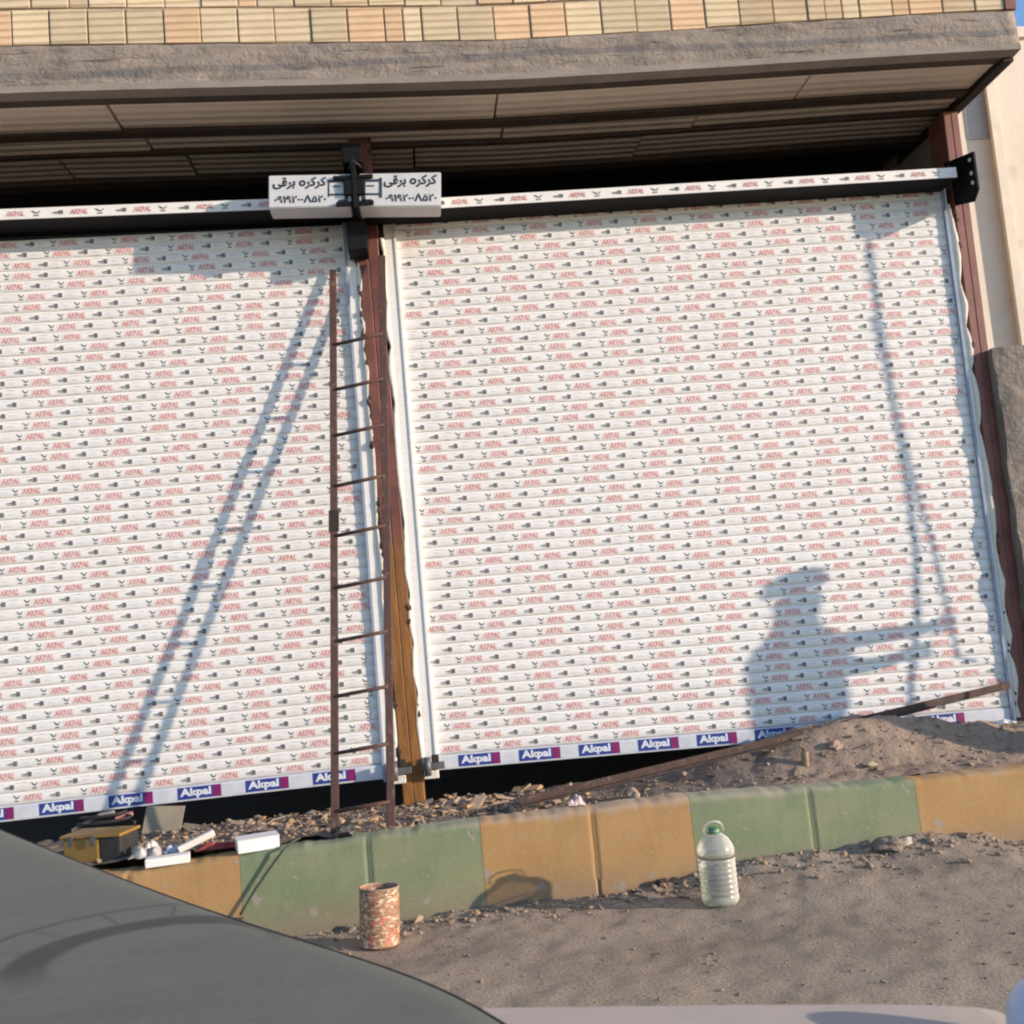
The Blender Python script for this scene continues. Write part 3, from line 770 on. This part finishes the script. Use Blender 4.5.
# ------------------------------------------------------------------ iron bar on the soil heap
p0, p1 = onY(520, 803, -.5), onY(1010, 685, -.07)
p0.z += .005
bm = bmesh.new(); d = (p1-p0)
prevd = d.normalized()
bar(bm, p0, p1, .008, .036, 0); bar(bm, p0+Vector((0, -.018, -.0155)), p0.lerp(p1, .82)+Vector((0, -.018, -.0155)), .028, .005, 0)
tag(obj('iron_bar', bm, M_rust, origin=p0), 'long rusty angle iron bar lying across the soil heap against the right shutter', 'iron bar')

# ------------------------------------------------------------------ paint can, bottle
pc = onZ(380, 946, road_z(-.27, -1.2)); pc.z = road_z(pc.x, pc.y)-.002
can = thing('paint_can', 'rusty open paint can with peeling red and cream coating on the road', 'paint can', pc)
m, nt, b = new_mat('peeling_can')
v = stretch(nt, (1, 1, 2.4))
base = mix(nt, noise_fac(nt, 42, vec=v, lo=.40, hi=.50), (.66, .50, .35), (.30, .16, .085))
base = mix(nt, noise_fac(nt, 26, vec=stretch(nt, (1.3, 1.3, 1.6)), lo=.56, hi=.62), base, (.52, .14, .085))
base = mix(nt, noise_fac(nt, 60, vec=v, lo=.57, hi=.62), base, (.08, .05, .035))
nt.links.new(base, b.inputs['Base Color']); b.inputs['Roughness'].default_value = .6; set_bump(nt, b, noise_fac(nt, 34, lo=0, hi=1, vec=v), .6, .005)
M_can = m
cr, ch = .073, .205
bm = bmesh.new(); lathe(bm, [(0, .006), (cr-.004, .006), (cr, 0), (cr+.002, .006), (cr-.001, .012), (cr, .06), (cr+.0015, .07), (cr, .08), (cr, .135), (cr+.0015, .145), (cr, .155), (cr, ch-.004), (cr-.003, ch-.004), (cr-.003, .02), (0, .02)], pc, 36)
can_b = obj('can_body', bm, [M_can], can)
bm = bmesh.new(); pr = [(cr-.004, ch-.006), (cr+.001, ch-.006), (cr+.0015, ch-.001), (cr-.001, ch+.001), (cr-.004, ch-.001), (cr-.004, ch-.006)]
lathe(bm, pr, pc, 36); obj('can_rim', bm, M_chip_t, can)
bm = bmesh.new(); lathe(bm, [(cr-.0032, ch-.07), (.03, ch-.066), (0, ch-.068)], pc, 36); obj('dried_paint', bm, M_chip_t, can)
for v_ in can_b.data.vertices: pass
can.rotation_euler = (R(-2), R(4), R(20))

pb = onZ(721, 903, road_z(1.0, -1.09)); pb.z = road_z(pb.x, pb.y)-.003
bot = thing('water_bottle', 'large clear plastic bottle half full of water with green cap, in front of the kerb', 'bottle', pb)
m, nt, b = new_mat('clear_pet')
b.inputs['Base Color'].default_value = (.90, .87, .84, 1); b.inputs['Roughness'].default_value = .16
tr = N(nt, 'ShaderNodeBsdfTransparent'); tr.inputs['Color'].default_value = (.97, .97, .95, 1)
fr = N(nt, 'ShaderNodeFresnel'); fr.inputs['IOR'].default_value = 1.35
ms = N(nt, 'ShaderNodeMixShader'); nt.links.new(math_n(nt, 'ADD', fr.outputs[0], .19), ms.inputs[0])
nt.links.new(tr.outputs[0], ms.inputs[1]); nt.links.new(b.outputs[0], ms.inputs[2]); nt.links.new(ms.outputs[0], nt.nodes['Material Output'].inputs[0])
M_pet = m
m, nt, b = new_mat('bottle_water')
b.inputs['Base Color'].default_value = (.68, .67, .58, 1); b.inputs['Roughness'].default_value = .1
tr = N(nt, 'ShaderNodeBsdfTransparent'); tr.inputs['Color'].default_value = (.88, .92, .84, 1)
ms = N(nt, 'ShaderNodeMixShader'); ms.inputs[0].default_value = .16
nt.links.new(tr.outputs[0], ms.inputs[1]); nt.links.new(b.outputs[0], ms.inputs[2]); nt.links.new(ms.outputs[0], nt.nodes['Material Output'].inputs[0])
M_water = m
M_cap = mat('green_cap', (.035, .22, .05), (.03, .17, .04), rough=.4)
br_ = .070
prof = [(0, .012), (.03, .010), (.052, 0), (.063, .004), (br_, .018)]
z = .03
while z < .165:
    prof += [(br_, z), (br_-.001, z+.006), (br_-.005, z+.010), (br_-.001, z+.014)]; z += .019
prof += [(br_, .172), (br_, .20), (.064, .218), (.052, .238), (.036, .252), (.024, .258), (.021, .262), (.021, .272)]
bm = bmesh.new(); lathe(bm, prof, pb, 40)
pin = [(max(r_-.0012, 0), z_+.0012) for r_, z_ in prof][::-1]
lathe(bm, pin, pb, 40); bmesh.ops.recalc_face_normals(bm, faces=bm.faces)
obj('bottle_body', bm, M_pet, bot)
bm = bmesh.new(); wp = [(max(r_-.0022, 0), z_+.0022) for r_, z_ in prof if z_ < .122]; lathe(bm, wp+[(wp[-1][0], .124), (0, .124)], pb, 40); bmesh.ops.recalc_face_normals(bm, faces=bm.faces); obj('water', bm, M_water, bot)
bm = bmesh.new(); lathe(bm, [(.0, .281), (.017, .281), (.0195, .279), (.0195, .266), (.026, .264), (.026, .260), (.0205, .260)], pb, 28); obj('cap', bm, M_cap, bot)
bm = bmesh.new(); hpts = [pb+Vector((.046*math.cos(a)*.9, .014*math.cos(a), .262+.040*math.sin(a)**.6)) for a in [math.pi*k/14 for k in range(15)]]
tube(bm, hpts, .0034, 8); obj('handle', bm, M_pet, bot)

# ------------------------------------------------------------------ litter on the kerb and the soil
def at(px, py, Y): p = onY(px, py, Y); return p
# tool box
tb = onY(102, 858, -.50); tb.z = soil_z(tb.x, tb.y)-.005
tbx = thing('tool_box', 'yellow and black tool box behind the grey bonnet, tools lying on top', 'tool box', tb)
M_yel = mat('yellow_plastic', (.31, .185, .04), (.22, .13, .03), rough=.5, scale=12)
M_blkpl = mat('black_plastic', (.02, .02, .02), (.04, .038, .035), rough=.55, scale=14)
rz = Matrix.Rotation(R(-14), 3, 'Z')
bm = bmesh.new(); box(bm, tb+Vector((-.13, -.07, 0)), tb+Vector((.03, .08, .10)), 0, .008, rz, tb); obj('box_body', bm, M_yel, tbx)
bm = bmesh.new(); box(bm, tb+Vector((.031, -.068, 0)), tb+Vector((.125, .078, .098)), 0, .008, rz, tb); obj('black_end', bm, M_blkpl, tbx)
bm = bmesh.new(); box(bm, tb+Vector((-.14, -.078, .101)), tb+Vector((.132, .085, .114)), 0, .004, rz, tb); obj('tray_lid', bm, M_yel, tbx)
bm = bmesh.new()
for q in (-.09, .01):
    bm = bmesh.new(); box(bm, tb+Vector((q-.012, -.082, .07)), tb+Vector((q+.012, -.0785, .112)), 0, .001, rz, tb); obj('latch', bm, M_greysteel, tbx)
bm = bmesh.new(); a = tb+Vector((-.11, -.02, .13)); bar(bm, a, a+Vector((.10, .02, .045)), .022, .012, 0, bev=.004); bar(bm, a+Vector((.10, .02, .045)), a+Vector((.16, .05, .05)), .03, .02, 0, bev=.006)
tag(obj('hand_tool', bm, M_greysteel, origin=a), 'grey steel hand tool lying on top of the yellow tool box', 'tool')
bm = bmesh.new(); p = tb+Vector((.02, 0, .135))
tube(bm, [p+Vector((.12*math.cos(k*.5)*(1-.01*k), .05*math.sin(k*.5), .004*k*.5)) for k in range(26)], .006, 8)
tag(obj('power_cord', bm, M_rubber, origin=p), 'coil of black cord on the yellow tool box', 'cord')
bm = bmesh.new(); p = tb+Vector((.05, .03, .15)); bar(bm, p, p+Vector((.07, .02, .015)), .03, .02, 0, bev=.006)
tag(obj('hand_tool', bm, mat('pinkish_grip', (.40, .16, .12), rough=.5), origin=p), 'short reddish tool handle on top of the yellow tool box', 'tool')
# white carton
p = onY(258, 851, -.655); p.z = interp(p.x, KT)+.002
wb = thing('white_box', 'small white cardboard box standing on the green kerb', 'box', p)
bm = bmesh.new(); box(bm, p+Vector((-.082, -.045, 0)), p+Vector((.082, .06, .048)), 0, .003, Matrix.Rotation(R(16), 3, 'Z'), p); obj('carton', bm, M_white, wb)
bm = bmesh.new(); box(bm, p+Vector((-.084, -.047, .0485)), p+Vector((.084, .062, .052)), 0, .001, Matrix.Rotation(R(16), 3, 'Z'), p); obj('carton_lid', bm, M_white, wb)
# long white offcut and a raised strip
p = onY(168, 862, -.665); p.z = interp(p.x, KT)+.003
bm = bmesh.new(); box(bm, p+Vector((-.085, -.03, 0)), p+Vector((.085, .03, .034)), 0, .004, Matrix.Rotation(R(10), 3, 'Z'), p); 
tag(obj('foam_offcut', bm, M_white, origin=p), 'white oblong offcut lying flat on the orange kerb', 'offcut')
bm = bmesh.new(); a = onY(178, 850, -.6); b_ = onY(214, 832, -.55); bar(bm, a, b_, .035, .028, 0, bev=.004)
tag(obj('plastic_strip', bm, mat('whitish_plastic', (.66, .62, .56), rough=.5), origin=a), 'whitish plastic strip sticking up behind the flat white offcut', 'strip')
# crumpled clear plastic, bluish scrap, red cloth
def crumple(name, px, py, Y, sx, sy, sz, m, seed, label, cat, onk=False):
    p = onY(px, py, Y); p.z = (interp(p.x, KT) if onk else soil_z(p.x, p.y))+.004
    bm = bmesh.new(); g = bmesh.ops.create_grid(bm, x_segments=14, y_segments=12, size=1)
    for v in g['verts']:
        nz = .7*noise.noise(Vector((v.co.x*1.6, v.co.y*1.6, seed)))+.22*noise.noise(Vector((v.co.x*4, v.co.y*4, seed)))
        ed = 1-max(abs(v.co.x), abs(v.co.y))
        v.co = Vector((v.co.x*sx*(1+.3*noise.noise(Vector((v.co.y*2, seed, 1)))), v.co.y*sy*(1+.3*noise.noise(Vector((v.co.x*2, seed, 2)))), max(.002, sz*(.5+nz)*min(1, ed*2.5+.12))))+p
    r_ = bmesh.ops.solidify(bm, geom=list(bm.faces), thickness=.003)
    tag(obj(name, bm, m, origin=p), label, cat)
M_clearish = mat('grey_plastic_film', (.42, .39, .36), (.30, .27, .25), rough=.35, scale=20)
crumple('plastic_wrap', 146, 851, -.60, .06, .045, .06, M_clearish, 4, 'crumpled grey plastic wrap beside the yellow tool box', 'plastic wrap')
crumple('blue_scrap', 172, 846, -.57, .03, .02, .035, mat('bluish_scrap', (.45, .52, .66), rough=.5), 8, 'small pale blue scrap behind the white offcut', 'scrap')
crumple('red_cloth', 216, 846, -.60, .08, .035, .028, mat('red_cloth', (.22, .028, .03), (.30, .06, .05), rough=.9, scale=30), 6, 'dark red cloth lying left of the white cardboard box', 'cloth')
crumple('crumpled_can', 576, 805, -.62, .032, .024, .05, mat('crushed_white', (.68, .62, .60), (.50, .25, .24), rough=.4, scale=22), 3, 'crushed whitish drink can on the middle orange kerb', 'can', True)
crumple('black_rag', 505, 807, -.54, .075, .05, .055, mat('black_rag', (.02, .019, .02), (.045, .04, .038), rough=.8, scale=25), 11, 'dark rag bundled where the green and orange kerb meet', 'rag')
crumple('white_scrap', 1003, 719, -.16, .05, .03, .02, M_white, 13, 'whitish scrap at the foot of the right shutter near the right post', 'scrap')
# leaning tile under the left shutter
a = onY(160, 822, -.10); a.z = soil_z(a.x, a.y)
bm = bmesh.new(); prism(bm, [a+Vector((-.085, 0, 0)), a+Vector((.085, 0, .0)), a+Vector((.10, .05, .10)), a+Vector((-.07, .05, .115))], (0, .02, 0)); 
tag(obj('broken_tile', bm, mat('tile_beige', (.30, .25, .18), (.24, .2, .15), rough=.8), origin=a), 'broken beige tile leaning in the gap under the left shutter', 'tile')
# stones one can point to
for nm, px, py, Y, r_, fl, m_, lab in [
    ('stone', 632, 789, -.50, .036, .85, M_chip_t, 'pale tan stone behind the middle orange kerb, left of the soil heap'),
    ('stone', 630, 799, -.585, .030, .45, mat('pale_stone', (.5, .4, .3), rough=.9), 'flat pale stone right below the tan stone, at the kerb edge'),
    ('stone', 868, 756, -.47, .026, .35, mat('cream_stone', (.60, .48, .33), rough=.9), 'cream coloured flat chip on the slope of the soil heap'),
    ('stone', 890, 860, -.80, .055, .5, M_chip_g, 'largest grey lump on the gravel bank below the right green kerb'),
    ('stone', 905, 857, -.80, .034, .5, mat('light_rock', (.42, .37, .32), rough=.9), 'light grey lump just right of the largest lump on the bank'),
    ('stone', 662, 864, -.75, .032, .6, mat('brown_rock', (.075, .045, .03), rough=.9), 'dark brown lump at the kerb foot left of the bottle'),
    ('stone', 835, 742, -.36, .032, .7, mat('pinkish_rock', (.34, .23, .18), rough=.9), 'pinkish lump on the front of the soil heap')]:
    p = onY(px, py, Y); zz = soil_z(p.x, p.y) if Y > -.7 else road_z(p.x, min(p.y, KY-.02)); p.z = zz+r_*fl*.5
    bm = bmesh.new(); rock(bm, p, r_, px*.37, fl, 0, 3, .4); tag(obj(nm, bm, m_, origin=p), lab, 'stone', 'loose stones')
p = onY(804, 752, -.42); p.z = soil_z(p.x, p.y)
bm = bmesh.new(); tube(bm, [p+Vector((0, 0, -.01)), p+Vector((.004, .01, .05)), p+Vector((-.003, .02, .085))], [.016, .018, .012], 9)
tag(obj('plaster_stub', bm, M_chip_t, origin=p), 'small upright plaster stub on the dark side of the soil heap', 'plaster')
# rubber block at the ladder foot
p = onY(343, 831, -.645); p.z = interp(p.x, KT)+.002
bm = bmesh.new(); rock(bm, p+Vector((.005, 0, .022)), .034, 2.2, .8, 0, 2, .5); box(bm, p+Vector((-.005, -.03, .02)), p+Vector((.03, -.005, .045)), 1, .004)
tag(obj('rubber_block', bm, [M_blkpl, M_greysteel], origin=p), 'black lump at the left foot of the ladder', 'rubber block')
# cable draped over the kerb
def cable(px, label):
    pts = []
    for k, (x, y, Y) in enumerate(px): 
        q = onY(x, y, Y); pts.append(q)
    bm = bmesh.new()
    P2 = []
    for i in range(len(pts)-1):
        for s in range(4): P2.append(pts[i].lerp(pts[i+1], s/4))
    P2.append(pts[-1]); tube(bm, P2, .0048, 8)
    tag(obj('cable', bm, mat('cable_green', (.05, .065, .05), rough=.6), origin=pts[0]), label, 'cable')
cable([(300, 838, -.62), (292, 842, -.66), (284, 849, -KY*-1-.024), (270, 868, KY-.022), (255, 890, KY-.022), (240, 915, KY-.028)], 'thin dark cable hanging over the green kerb beside the white box')

# rubble along the gap, chips and gravel nobody could count
rr = random.Random(21)
def shards(n, fx, fy, fz, r0, r1, flat, mats_w, name):
    bm = bmesh.new()
    for _ in range(n):
        x, y = fx(), fy(); r_ = rr.uniform(r0, r1)*rr.choice([.4, .5, .6, .8, 1, 1, 1.6])
        c_ = Vector((x, y, fz(x, y)+r_*.25))
        k = rr.random(); mi = 0
        for q, wgt in enumerate(mats_w):
            if k < wgt: mi = q; break
            k -= wgt
        if rr.random() < flat:
            vs = box(bm, (-r_*1.5, -r_*.55, -r_*.16), (r_*1.5, r_*.55, r_*.16), mi)
            for v in vs: v.co *= rr.uniform(.75, 1.2)
            bmesh.ops.transform(bm, verts=vs, matrix=Matrix.Translation(c_) @ Matrix.Rotation(rr.uniform(0, 6.28), 4, 'Z') @ Matrix.Rotation(rr.uniform(-.6, .6), 4, 'X') @ Matrix.Rotation(rr.uniform(-.5, .5), 4, 'Y'))
        else: rock(bm, c_, r_*.8, rr.random()*20, .7, mi, 1, .45)
    tag(obj(name, bm, [M_chip_y, M_chip_g, M_chip_t]), kind='stuff')
shards(1300, lambda: rr.triangular(-1.9, .75, -.55), lambda: rr.uniform(-.56, .02), soil_z, .005, .017, .6, (.34, .36, .30), 'rubble_chips')
shards(110, lambda: rr.uniform(-.12, .55), lambda: rr.uniform(-.4, -.02), soil_z, .012, .032, .9, (.35, .25, .4), 'brick_shards')
shards(900, lambda: rr.uniform(.5, 3.0), lambda: rr.triangular(-.6, .0, -.5), soil_z, .002, .012, .12, (.05, .5, .45), 'soil_clods')
shards(1500, lambda: rr.uniform(-.9, 3.0), lambda: KY-.03-abs(rr.gauss(0, .12)), road_z, .002, .013, .12, (.05, .5, .45), 'kerbside_gravel')
shards(1600, lambda: rr.uniform(-.8, 2.6), lambda: rr.uniform(-2.9, -.9), road_z, .002, .006, .1, (.04, .6, .36), 'road_grit')

# ------------------------------------------------------------------ neighbours on the right
rw = thing('cement_wall', 'rough raw cement wall with a dark near side, right of the red post', 'wall', (3.6, .1, 0))
bm = bmesh.new()
x0w = onY(993.5, 350, -.09).x; ztw = onY(1010, 346, -.09).z
xs_ = span(x0w, 6.0, 60); zs_ = span(-.2, ztw, 50); V = []
for j, z in enumerate(zs_):
    V.append([bm.verts.new((x+(.018*noise.noise(Vector((0, z*7, 1))) if i == 0 else 0), -.09+.035*noise.noise(Vector((x*3.2, z*3.2, 8)))+.018*noise.noise(Vector((x*9, z*9, 8))), z+(.02*noise.noise(Vector((x*5, 0, 2))) if j == 50 else 0))) for i, x in enumerate(xs_)])
for j in range(50):
    for i in range(60): bm.faces.new((V[j][i], V[j][i+1], V[j+1][i+1], V[j+1][i])).smooth = True
K = [[bm.verts.new((v.co.x, .17, v.co.z)) for v in (V[0][0], V[0][-1], V[-1][-1], V[-1][0])]][0]
L_ = [V[j][0] for j in range(51)]; Rg = [V[j][60] for j in range(51)]
bm.faces.new(L_+[K[3], K[0]]); bm.faces.new(Rg[::-1]+[K[1], K[2]]); bm.faces.new(V[-1]+[K[2], K[3]]); bm.faces.new((K[0], K[3], K[2], K[1]))
bmesh.ops.recalc_face_normals(bm, faces=bm.faces)
for f in bm.faces:
    if len(f.verts) > 4:
        for e_ in f.edges: e_.smooth = False
obj('wall_block', bm, M_rough, rw)
pbld = thing('plaster_building', 'beige plastered building rising behind the cement wall at the right', 'building', (6, 2, 0))
PT = onY(1024, 40, 2).z
xv = onY(994, 150, 2).x
bm = bmesh.new(); box(bm, (3.2, 2.03, 0), (xv, 7, PT)); box(bm, (xv, 1.98, 0), (12, 7, PT)); obj('wall', bm, M_plaster, pbld)
bm = bmesh.new(); box(bm, (xv-.02, 1.955, 0), (xv+.05, 1.979, PT-.05)); obj('corner_strip', bm, mat('pale_plaster', (.80, .70, .58), rough=.9), pbld)
q0, q1 = onY(962, 98, 2.03), onY(988, 139, 2.03)
bm = bmesh.new(); box(bm, (q0.x, 2.022, q1.z), (q1.x+.02, 2.035, q1.z+.75)); obj('grey_panel', bm, M_greysheet, pbld)  # plain grey panel set flat on the recessed wall
bm = bmesh.new(); box(bm, (3.15, 1.95, PT), (12, 7.05, PT+.08)); obj('parapet', bm, M_plaster, pbld)

# ------------------------------------------------------------------ grey car in the foreground
car = thing('grey_car', 'dusty grey car bonnet and wing mirror filling the bottom of the photo', 'car', (-.7, -4.2, 0))
HZ = -.30+CAMZ
edge_px = [(-130, 778), (-60, 803), (0, 828), (50, 848), (100, 868), (150, 887), (200, 905), (250, 921), (300, 937), (350, 952), (400, 967), (450, 987), (485, 1004), (515, 1024), (560, 1060), (620, 1120)]
E_ = [onZ(px, py, HZ) for px, py in edge_px]
# resample and lay the bonnet skin inward from the edge
def resample(P, n):
    L = [0]
    for a, b_ in zip(P, P[1:]): L.append(L[-1]+(b_-a).length)
    out = []
    for k in range(n+1):
        s = L[-1]*k/n; i = 0
        while i < len(L)-2 and L[i+1] < s: i += 1
        out.append(P[i].lerp(P[i+1], (s-L[i])/(L[i+1]-L[i])))
    return out
Q = resample(E_, 160)
Q = [sum((Q[min(max(i+k, 0), 160)] for k in range(-6, 7)), Vector())/13 for i in range(161)]
inw = Vector((-1.15, -.62, 0)).normalized()
bm = bmesh.new()
NI = 60
V = []
for i, q in enumerate(Q):
    row = []
    for j in range(NI+1):
        s = 1.25*(j/NI)**1.15
        z = HZ-.004*math.exp(-s/.012)+.03*(1-math.exp(-s/.5))
        p = Vector((q.x, q.y, 0))+inw*s; p.z = z
        v = bm.verts.new(p)
        row.append(v)
    V.append(row)
for A, B in zip(V, V[1:]):
    for j in range(NI): bm.faces.new((A[j], A[j+1], B[j+1], B[j])).smooth = True
bmesh.ops.recalc_face_normals(bm, faces=bm.faces)
if sum(f.normal.z for f in bm.faces) < 0: bmesh.ops.reverse_faces(bm, faces=bm.faces)
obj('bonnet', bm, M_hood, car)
bm = bmesh.new(); tube(bm, [q+Vector((.0015, .001, -.006)) for q in Q[::2]], .0026, 8); obj('bonnet_seal', bm, M_rubber, car)
bm = bmesh.new(); prev = None
for q in Q[::2]:
    a = [bm.verts.new(q-inw*.006+Vector((0, 0, -.03))), bm.verts.new(q-inw*.03+Vector((0, 0, -.10))), bm.verts.new(q-inw*.02+Vector((0, 0, -.5))), bm.verts.new(q+inw*.03+Vector((0, 0, -.6)))]
    if prev:
        for k in range(3): bm.faces.new((prev[k], a[k], a[k+1], prev[k+1])).smooth = True
    prev = a
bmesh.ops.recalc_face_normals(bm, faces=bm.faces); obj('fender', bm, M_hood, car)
# wing mirror
Ym = -4.05
top = [onY(px, py, Ym) for px, py in [(440, 1003.5), (600, 1001.5), (740, 1000), (860, 999.5), (930, 1000.5), (970, 1002.5), (990, 1006), (1003, 1013), (1012, 1026), (1016, 1045)]]
bm = bmesh.new()
bot_ = [Vector((top[-1].x-.005, Ym, top[-1].z-.10)), Vector((top[0].x, Ym, top[0].z-.11))]
prism(bm, top+bot_, (0, -.09, 0)); bmesh.ops.bevel(bm, geom=[e for e in bm.edges if abs(e.verts[0].co.y-e.verts[1].co.y) < .001], offset=.012, segments=3, affect='EDGES')
obj('wing_mirror', bm, M_mirror, car)
bm = bmesh.new(); c_ = onY(1056, 1026, Ym-.12)
bmesh.ops.create_uvsphere(bm, u_segments=32, v_segments=20, radius=.036)
for v in bm.verts: v.co = Vector((v.co.x*1.0, v.co.y*1.1, v.co.z*1.1))+c_
obj('mirror_shell', bm, M_paleblue, car, smooth=True)['label'] = 'pale blue rounded end'

# ------------------------------------------------------------------ the worker standing out of frame, whose shadow falls on the right shutter
def X_of(xs_, o): return xs_+SA*o
o0 = .95
pw = thing('person', 'unseen worker out of frame, in cap and long sleeves, holding two bent rods beside the right kerb', 'person', (X_of(1.745, o0), -o0, 0))
M_cloth = mat('work_clothes', (.10, .11, .13), (.07, .08, .10), rough=.9, scale=14)
M_skin = mat('skin', (.42, .25, .17), rough=.6)
bx, by = X_of(1.745, o0), -o0
def skin(name, verts, edges, rad, m_, parent, sub=2):
    me = bpy.data.meshes.new(name); me.from_pydata([Vector(v)-root_loc(parent) for v in verts], edges, []); me.materials.append(m_)
    o = bpy.data.objects.new(name, me); COL.objects.link(o); o.parent = parent
    md = o.modifiers.new('skin', 'SKIN'); md.use_smooth_shade = True
    sv = me.skin_vertices[0].data
    for i, r_ in enumerate(rad): sv[i].radius = r_ if isinstance(r_, tuple) else (r_, r_); sv[i].use_root = (i == 0)
    s_ = o.modifiers.new('subsurf', 'SUBSURF'); s_.levels = sub; s_.render_levels = sub
    return o
# joints: the figure faces the shutters (+y), arms stretched forward and slightly right
hz = 1.205+SB*o0        # crown height that throws the head's shadow where it lies
k = hz/1.70
oh = .70
hL = Vector((X_of(2.36, oh), -oh, .776+SB*oh)); hR = Vector((X_of(2.50, oh), -oh, .90+SB*oh))
def J(x, y, z): return (bx+x*k, by+y*k, z*k)
sh_l, sh_r = Vector(J(-.15, .068, 1.34)), Vector(J(.15, -.068, 1.38))
el_l = sh_l.lerp(hL, .5)+Vector((-.02, 0, -.10)); el_r = sh_r.lerp(hR, .5)+Vector((.0, 0, .0))
verts = [J(0, 0, .92), J(0, 0, 1.08), J(0, .0, 1.25), J(0, 0, 1.39), J(0, .01, 1.47), J(0, .02, 1.54), J(0, .025, 1.62), sh_l, el_l, hL, sh_r, el_r, hR,
         J(-.09, 0, .86), J(-.10, .02, .48), J(-.10, -.02, .09), J(-.10, .14, .035), J(.09, 0, .86), J(.10, .02, .48), J(.10, -.02, .09), J(.10, .14, .035)]
edges = [(0, 1), (1, 2), (2, 3), (3, 4), (4, 5), (5, 6), (3, 7), (7, 8), (8, 9), (3, 10), (10, 11), (11, 12), (0, 13), (13, 14), (14, 15), (15, 16), (0, 17), (17, 18), (18, 19), (19, 20)]
rad = [.09*k, .085*k, .09*k, .075*k, .045*k, .062*k, .06*k, .045*k, .034*k, .024*k, .045*k, .034*k, .024*k, .085*k, .062*k, .045*k, .035*k, .085*k, .062*k, .045*k, .035*k]
skin('body', verts, edges, rad, M_skin, pw)
jk = [verts[i] for i in (0, 1, 2, 3)]+[sh_l, el_l, hL.lerp(el_l, .12), sh_r, el_r, hR.lerp(el_r, .12)]
skin('jacket', jk, [(0, 1), (1, 2), (2, 3), (3, 4), (4, 5), (5, 6), (3, 7), (7, 8), (8, 9)], [.122*k, .112*k, .112*k, .088*k, .058*k, .038*k, .032*k, .058*k, .038*k, .032*k], M_cloth, pw)
lg = [verts[i] for i in (0, 13, 14, 15, 17, 18, 19)]
skin('trousers', lg, [(0, 1), (1, 2), (2, 3), (0, 4), (4, 5), (5, 6)], [.105*k, .10*k, .078*k, .062*k, .10*k, .078*k, .062*k], M_cloth, pw)
bm = bmesh.new(); c_ = Vector(J(0, .02, 1.635)); lathe(bm, [(.070*k, 0), (.072*k, .02*k), (.065*k, .06*k), (.04*k, .078*k), (0, .084*k)], c_, 24)
lathe(bm, [(.0705*k, -.002), (.076*k, -.008), (.076*k, -.004), (.0705*k, .012)], c_, 24); obj('cap', bm, M_cloth, pw)
for side, h in ((-1, hL), (1, hR)):
    for f_ in range(4):
        z_ = h.z+(f_-1.5)*.02
        pts = [(h.x-.03, h.y-.01, z_), (h.x-.018, h.y+.03, z_), (h.x+.010, h.y+.034, z_), (h.x+.024, h.y+.012, z_)]
        skin('finger', [Vector(p) for p in pts], [(0, 1), (1, 2), (2, 3)], [.0095, .0090, .0085, .0075], M_skin, pw, 1)
    skin('thumb', [h+Vector((-.02, -.02, .02)), h+Vector((.008, -.03, .03)), h+Vector((.022, -.012, .034))], [(0, 1), (1, 2)], [.011, .010, .009], M_skin, pw, 1)
def rod(pts, r_, label):
    P = [Vector((X_of(x, oh), -oh, z+CAMZ+SB*oh)) for x, z in pts]
    bm = bmesh.new(); tube(bm, P, r_, 10)
    tag(obj('bent_rod', bm, M_rust, origin=P[0]), label, 'rod', 'rods held by the worker')
rod([(2.60, 2.02), (2.50, 1.97), (2.42, 1.88), (2.385, 1.7), (2.39, 1.3), (2.415, .9), (2.435, .4), (2.43, .1), (2.40, -.2), (2.33, -.5), (2.25, -.9), (2.2, -1.5)], .0095, 'longer bent rod with a hooked top held upright by the worker')
rod([(2.36, 1.35), (2.40, 1.0), (2.46, .55), (2.53, .1), (2.56, -.2), (2.58, -.42), (2.66, -.45)], .007, 'shorter bent rod with a foot held by the worker')

# ------------------------------------------------------------------ render
S.render.engine = 'CYCLES'; S.cycles.use_denoising = True; S.cycles.filter_width = 2.1
S.cycles.max_bounces = 8; S.cycles.diffuse_bounces = 4; S.cycles.transmission_bounces = 8; S.cycles.caustics_refractive = False; S.cycles.caustics_reflective = False
